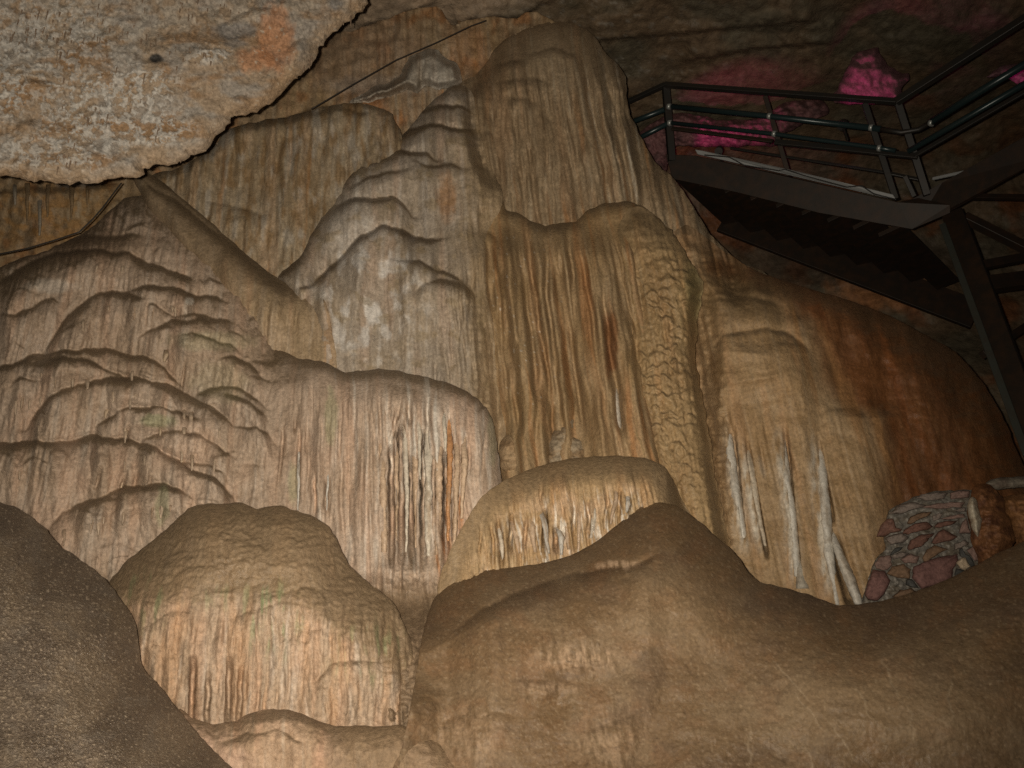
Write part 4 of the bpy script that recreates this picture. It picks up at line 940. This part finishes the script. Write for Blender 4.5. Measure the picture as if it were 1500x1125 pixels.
SCOL = [(.115, .060, .045), (.125, .078, .048), (.15, .122, .105), (.16, .105, .088), (.05, .05, .047), (.135, .072, .064), (.34, .27, .19)]
def stone_mesh(poly, colour, seed):
    P = np.array(ZS(poly)); P = np.concatenate([P + (np.roll(P, -1, 0) - P) * f for f in (0, .33, .66)], 1).reshape(-1, 2); P = P + 1.7 * np.stack([fbm(P[:, 0] / 5, P[:, 1] / 5, 2, seed), fbm(P[:, 0] / 5 + 30, P[:, 1] / 5, 2, seed)], 1)
    c0 = P.mean(0); n = len(P); r2 = np.random.RandomState(seed); tl = (r2.rand(2) - .5) * np.array((.35, .5)); hk = .5 + r2.rand()
    V = []; F = []
    for k, (s, e) in enumerate([(1.0, -6), (.98, 7), (.86, 12), (.5, 14)]):
        q = c0 + (P - c0) * s
        ee = e * (.6 + .9 * r2.rand() if k == 0 else hk) + tl[0] * (q[:, 0] - c0[0]) + tl[1] * (q[:, 1] - c0[1]) + (5 * fbm(q[:, 0] / 9 + seed, q[:, 1] / 7, 3, seed) if k > 0 else 0) - .1 * (q[:, 1] - 800)
        V.append(world(q[:, 0], q[:, 1], SWB(q[:, 0], q[:, 1]) * (1 - (ee + 5) / FPX)))
    cc = c0[None]
    V.append(world(cc[:, 0], cc[:, 1], SWB(cc[:, 0], cc[:, 1]) * (1 - (14 * hk - .1 * (cc[:, 1] - 800)) / FPX)))
    V = np.concatenate(V)
    for k in range(3):
        for j in range(n): F.append((k * n + j, (k + 1) * n + j, (k + 1) * n + (j + 1) % n, k * n + (j + 1) % n))
    T = np.array([(3 * n + j, 4 * n, 3 * n + (j + 1) % n) for j in range(n)])
    c = np.broadcast_to(1.3 * np.array(colour), (len(V), 3)) * (1 + .35 * (r2.rand(len(V), 1) - .5))
    return mesh_np("stone", V, np.array(F), c, True, T)
for i, (p, k) in enumerate(STN):
    under(link("stone", stone_mesh(p, SCOL[k], 520 + i), M_ROCK), sw)

BB = wall(5.75)
o = boulder("orange_boulder", ZS([(930, 220), (960, 165), (1020, 145), (1080, 160), (1130, 200), (1180, 270), (1200, 380), (1240, 440), (1260, 540), (1240, 640), (1100, 760), (1000, 790), (970, 680), (930, 560), (915, 420), (905, 320)]), BB, 561, (.19, .085, .036), (.12, .052, .026), M_FLOW, 26, 24, 8)
tag(o, "glossy orange-brown flowstone boulder at the end of the stone wall", "boulder")
o = boulder("white_stalagmite", ZS([(905, 330), (920, 270), (945, 245), (970, 265), (1000, 350), (1010, 420), (1000, 500), (975, 540), (945, 480), (915, 400)]), wall(5.62), 563, (.45, .40, .31), (.36, .30, .22), M_STAL, 14, 10, 2)
tag(o, "small white stalagmite standing against the orange-brown boulder", "stalagmite")
o = boulder("amber_boulder", ZS([(1170, 260), (1240, 230), (1400, 215), (1500, 240), (1500, 700), (1300, 640), (1250, 520), (1200, 400)]), wall(5.9), 565, (.26, .125, .05), (.18, .085, .038), M_FLOW, 24, 20, 8)
tag(o, "amber coloured flowstone boulder behind the glossy orange-brown one", "boulder")
o = boulder("grey_cap_slab", ZS([(1040, 150), (1080, 115), (1150, 95), (1330, 85), (1500, 80), (1500, 190), (1330, 175), (1200, 185), (1110, 190)]), wall(6.0), 567, (.19, .165, .13), (.14, .11, .085), M_ROCK, 10, 8, 4)
tag(o, "flat grey slab lying on top of the boulders at right", "rock")

# ------------------------------------------------------------------ metal walkway
def bar_mesh(name, p, q, w_, h_, bev=.004, roll=0.0):
    p = Vector(p); q = Vector(q); d = (q - p); L = d.length; d.normalize()
    side = d.cross(Vector((0, 0, 1)));
    if side.length < 1e-3: side = Vector((1, 0, 0))
    side.normalize(); up = side.cross(d).normalized()
    bm = bmesh.new(); bmesh.ops.create_cube(bm, size=1.0)
    R = Matrix((side, d, up)).transposed().to_4x4()
    for v in bm.verts: v.co = Vector((v.co.x * w_, v.co.y * L, v.co.z * h_))
    if bev: bmesh.ops.bevel(bm, geom=bm.edges[:], offset=min(bev, w_ * .3, h_ * .3), segments=1, affect="EDGES")
    for v in bm.verts: v.co = R @ v.co + (p + q) / 2
    me = bpy.data.meshes.new(name); bm.to_mesh(me); bm.free(); return me
def pipe_mesh(name, pts, r, sides=12):
    V = []; F = []; P = [Vector(p) for p in pts]
    for i, p in enumerate(P):
        d = (P[min(i + 1, len(P) - 1)] - P[max(i - 1, 0)]).normalized()
        s = d.cross(Vector((0, 0, 1)))
        if s.length < 1e-3: s = Vector((1, 0, 0))
        s.normalize(); u = s.cross(d)
        for j in range(sides):
            a = j / sides * 2 * math.pi; V.append(p + s * math.cos(a) * r + u * math.sin(a) * r)
    for i in range(len(P) - 1):
        for j in range(sides): F.append((i * sides + j, i * sides + (j + 1) % sides, (i + 1) * sides + (j + 1) % sides, (i + 1) * sides + j))
    F.append(tuple(range(sides - 1, -1, -1))); F.append(tuple(range((len(P) - 1) * sides, len(P) * sides)))
    me = bpy.data.meshes.new(name); me.from_pydata([tuple(v) for v in V], [], F)
    for p in me.polygons: p.use_smooth = len(p.vertices) == 4
    me.update(); return me

def DW(px):                                     # how far off the near face of the walkway is along the picture
    return float(np.interp(px, [880, 975, 1312, 1360, 1520], [10.6, 10.0, 8.6, 8.5, 7.6]))
def WP(px, py, off=0.0): return W1(px, py, DW(px) + off)
PXM = 9.3 / FPX
walk = empty("metal_walkway", W1(1150, 330, 9.3)); tag(walk, "dark steel visitor stairway with pipe railings above the right slope", "walkway")
def part(name, me, mat, parent=walk):
    return under(link(name, me, mat), parent)
def bar(name, a, b, w_, h_, mat, off=0.0): return part(name, bar_mesh(name, WP(*a, off), WP(*b, off), w_ * PXM, h_ * PXM), mat)
def pipe(name, pts, r, mat, off=0.0): return part(name, pipe_mesh(name, [WP(*p, off) for p in pts], r * PXM), mat)
bar("handrail", (974, 124), (1313, 149), 8, 7, M_RAIL); bar("handrail", (1313, 149), (1540, 3), 9, 10, M_RAIL); bar("handrail", (896, 160), (974, 124), 7, 7, M_RAIL)
pipe("pipe_rail", [(984, 156), (1125, 170), (1290, 189)], 4.2, M_PIPE); pipe("pipe_rail", [(1290, 189), (1320, 194), (1345, 190), (1362, 180)], 3.4, M_RAIL); pipe("pipe_rail", [(1362, 180), (1440, 131), (1540, 71)], 5.0, M_PIPE)
pipe("pipe_rail", [(984, 180), (1132, 196), (1290, 217), (1312, 221)], 3.2, M_PIPE); bar("lower_rail", (984, 188), (1132, 207), 4, 6, M_BEAM); bar("lower_rail", (1135, 208), (1345, 229), 5, 8, M_RAIL); pipe("pipe_rail", [(1330, 222), (1420, 170), (1540, 100)], 4.0, M_PIPE); bar("lower_rail", (1340, 228), (1540, 112), 4, 6, M_RAIL)
pipe("pipe_rail", [(896, 190), (974, 160)], 4.2, M_PIPE); pipe("pipe_rail", [(905, 218), (978, 181)], 4.0, M_PIPE)
bar("toe_rail", (1070, 217), (1300, 253), 3, 4, M_RAIL, .5); bar("toe_rail", (1300, 253), (1352, 264), 3, 5, M_RAIL, .4); bar("toe_rail", (1366, 262), (1412, 252), 3, 4, M_STRIP, .4)
for a, b, w_ in [((975, 124), (984, 236), 11), ((1121, 141), (1156, 258), 7), ((1267, 152), (1312, 292), 8), ((1315, 150), (1358, 286), 9), ((1326, 258), (1340, 288), 6)]:
    bar("post", a, b, w_, w_, M_RAIL if w_ != 7 else M_BEAM, .06)
for x, y in [(980, 156), (981, 180), (1127, 170), (1134, 196), (1276, 187), (1288, 217), (1364, 180)]:
    part("clamp", pipe_mesh("clamp", [WP(x - 2.4, y - .2, -.01), WP(x + 2.4, y + .2, -.01)], 4.6 * PXM), M_CLAMP)
# edge strip and stringer plates
def plate(name, poly, thick, mat, off=0.0, dfun=None, parent=walk):
    d = dfun or DW
    bm = bmesh.new(); f = []; b = []
    for x, y in poly: f.append(bm.verts.new(W1(x, y, d(x) + off))); b.append(bm.verts.new(W1(x, y, d(x) + off + thick)))
    n = len(poly); bm.faces.new(f); bm.faces.new(b[::-1])
    for i in range(n): bm.faces.new((f[i], b[i], b[(i + 1) % n], f[(i + 1) % n]))
    bmesh.ops.recalc_face_normals(bm, faces=bm.faces[:])
    bmesh.ops.bevel(bm, geom=bm.edges[:], offset=.004, segments=1, affect="EDGES")
    me = bpy.data.meshes.new(name); bm.to_mesh(me); bm.free(); return part(name, me, mat, parent)
plate("edge_strip", [(1018, 219), (1030, 221), (1150, 247), (1230, 266), (1308, 285), (1313, 293), (1290, 288), (1150, 255), (1022, 226)], .10, M_STRIP)
plate("stringer", [(975, 226), (1020, 228), (1150, 257), (1315, 296), (1345, 290), (1392, 300), (1392, 312), (1336, 336), (1200, 312), (1080, 282), (985, 262)], .10, M_BEAM, .05)
plate("landing_beam", [(1335, 292), (1380, 268), (1540, 178), (1540, 226), (1400, 305), (1340, 334)], .14, M_BEAM, .22)
pipe("cable_run", [(1032, 227), (1068, 230), (1090, 242), (1140, 250), (1150, 248), (1180, 258), (1240, 274), (1262, 272), (1280, 284), (1312, 292)], .9, M_CABLE, -.03)
# underside: treads seen from below, one by one
for k in range(9):
    x0 = 1000 + k * 38; y0 = 258 + k * 10.5
    a = W1(x0, y0 - 6, DW(x0) + .42); b = W1(x0 + 84, y0 + 74, DW(x0) + 1.9)
    part("tread", bar_mesh("tread", a, b, .27, .05), M_BEAM)
sa, sb = W1(1045, 262, 10.4), W1(1430, 460, 10.3)
part("rear_stringer", bar_mesh("rear_stringer", W1(1060, 322, 11.7), W1(1430, 462, 10.4), .06, .42), M_BEAM)

colm = empty("support_column", W1(1480, 660, 8.6)); tag(colm, "slanting-looking dark steel column with cross braces under the landing, far right", "column")
def cp(name, a, b, da, db, w_, h_, mat): return part(name, bar_mesh(name, W1(*a, da), W1(*b, db), w_ * PXM, h_ * PXM), mat, colm)
cp("column_shaft", (1398, 318), (1525, 665), 8.75, 6.9, 26, 26, M_BEAM)
M_FL = metal_mat("grey_green_flange", (.04, .044, .037), .5, 0.0, .3)
cp("flange", (1381, 330), (1505, 668), 8.62, 6.80, 8, 8, M_FL)
cp("brace", (1412, 318), (1560, 392), 8.7, 8.4, 12, 12, M_BEAM); cp("brace", (1420, 392), (1560, 366), 8.6, 8.8, 8, 12, M_BEAM); cp("brace", (1424, 420), (1560, 402), 8.6, 8.8, 14, 22, M_BEAM); cp("brace", (1420, 288), (1560, 290), 8.9, 8.9, 6, 8, M_BEAM)
cp("brace", (1440, 520), (1560, 440), 8.3, 9.2, 8, 10, M_BEAM)

# ------------------------------------------------------------------ pink lamps behind the railing and the rock they light
def e_pk(X, Y, sd): return 14 + 12 * fbm(X / 26, Y / 22, 4, 581) + lip(X, Y, [(1255, 100), (1280, 86), (1320, 110)], 8, 30, 8, 582)
def c_pk(X, Y, sd, gy): return np.broadcast_to(np.array((.20, .10, .11)), X.shape + (3,)) * (1 + .5 * fbm(X / 12, Y / 12, 3, 583))[..., None]  # stone colour itself tinted pink, deepening the lamp light
o = relief("pink_lit_rock", [(1222, 150), (1228, 126), (1240, 100), (1248, 84), (1266, 74), (1286, 70), (1292, 80), (1302, 98), (1318, 106), (1330, 106), (1332, 118), (1322, 130), (1318, 150)], lambda X, Y: 9.9 + 0 * X, e_pk, c_pk, M_ROCK, step=1.8, rw=16, rd=20, jit=5, seed=39, back=.08)
tag(o, "jutting rock lit magenta above the stairway handrail", "rock")
o = boulder("rock_outcrop", [(1445, 112), (1460, 100), (1480, 94), (1520, 96), (1520, 122), (1490, 124), (1476, 114)], lambda X, Y: 9.7 + 0 * X, 585, (.24, .13, .15), (.18, .09, .1), M_ROCK, 14, 10, 6)  # magenta light partly painted in: pink-tinted rock colours
tag(o, "small rock knob lit magenta at the right edge between the rails", "rock")
o = boulder("pink_lit_ledge", [(925, 240), (930, 200), (985, 165), (1060, 176), (1110, 172), (1150, 150), (1200, 146), (1215, 165), (1150, 196), (1140, 214), (1060, 214), (990, 216), (975, 250), (945, 250)], lambda X, Y: 10.9 + 0 * X, 587, (.20, .10, .10), (.11, .06, .06), M_ROCK, 22, 18, 12)  # ledge colours carry some of the magenta lamp light too
tag(o, "long low rock ledge lit magenta behind the stairway railing", "rock")
def lamp(px, py, d, aim, energy, size, label):
    t = empty("floodlight", W1(px, py, d)); tag(t, label, "lamp", "magenta floodlights behind the railing")
    p = W1(px, py, d); q = W1(*aim); dr = (q - p).normalized()
    part("housing", pipe_mesh("housing", [p - dr * .10, p - dr * .02, p], .05), M_RAIL, t)
    m, N, L, b = nodes_of("magenta_lamp_glass"); b.inputs["Base Color"].default_value = (.8, .3, .6, 1); b.inputs["Emission Color"].default_value = (1, .35, .8, 1); b.inputs["Emission Strength"].default_value = 6
    part("bulb", pipe_mesh("bulb", [p + dr * .004, p + dr * .03], .028), m, t)
    part("bracket", bar_mesh("bracket", p - dr * .06 - Vector((0, 0, .05)), p - dr * .06 - Vector((0, 0, .22)), .02, .03), M_RAIL, t)
    ld = bpy.data.lights.new("floodlight_beam", "SPOT"); ld.energy = energy; ld.color = (1.0, .05, .45); ld.spot_size = math.radians(size); ld.spot_blend = .6; ld.shadow_soft_size = .03
    lo = bpy.data.objects.new("floodlight_beam", ld); COL.objects.link(lo); lo.location = p + dr * .06; lo.rotation_euler = dr.to_track_quat("-Z", "Y").to_euler(); under(lo, t)
lamp(1054, 219, 10.2, (1066, 196, 10.9), 17, 76, "magenta floodlight beside the upper end of the grey edge strip")
lamp(1236, 180, 9.1, (1280, 116, 9.9), 22, 44, "magenta floodlight under the jutting magenta rock")
lamp(1530, 140, 9.1, (1490, 112, 9.7), 7, 30, "magenta floodlight at the right edge below the rails")

# ------------------------------------------------------------------ cables
def cable(pts, base, e, r, label, sag=0):
    q = []
    for i in range(len(pts) - 1):
        for k in range(8):
            t = k / 8; x = pts[i][0] + (pts[i + 1][0] - pts[i][0]) * t; y = pts[i][1] + (pts[i + 1][1] - pts[i][1]) * t
            q.append(W1(x, y, bd(base, x, y, e)))
    q.append(W1(*pts[-1], bd(base, *pts[-1], e)))
    o_ = link("cable", pipe_mesh("cable", q, r, 8), M_CABLE); tag(o_, label, "cable")
cable([(456, 160), (520, 122), (580, 88), (640, 62), (690, 38), (712, 30)], wall(6.0), 25, .0055, "thin black cable slanting up behind the small whitish knob")
cable([(-40, 376), (0, 372), (40, 364), (80, 352), (116, 340), (135, 322), (150, 305), (165, 285), (178, 268)], wall(5.48), 25, .006, "black cable lying along the top of the scalloped cascade")
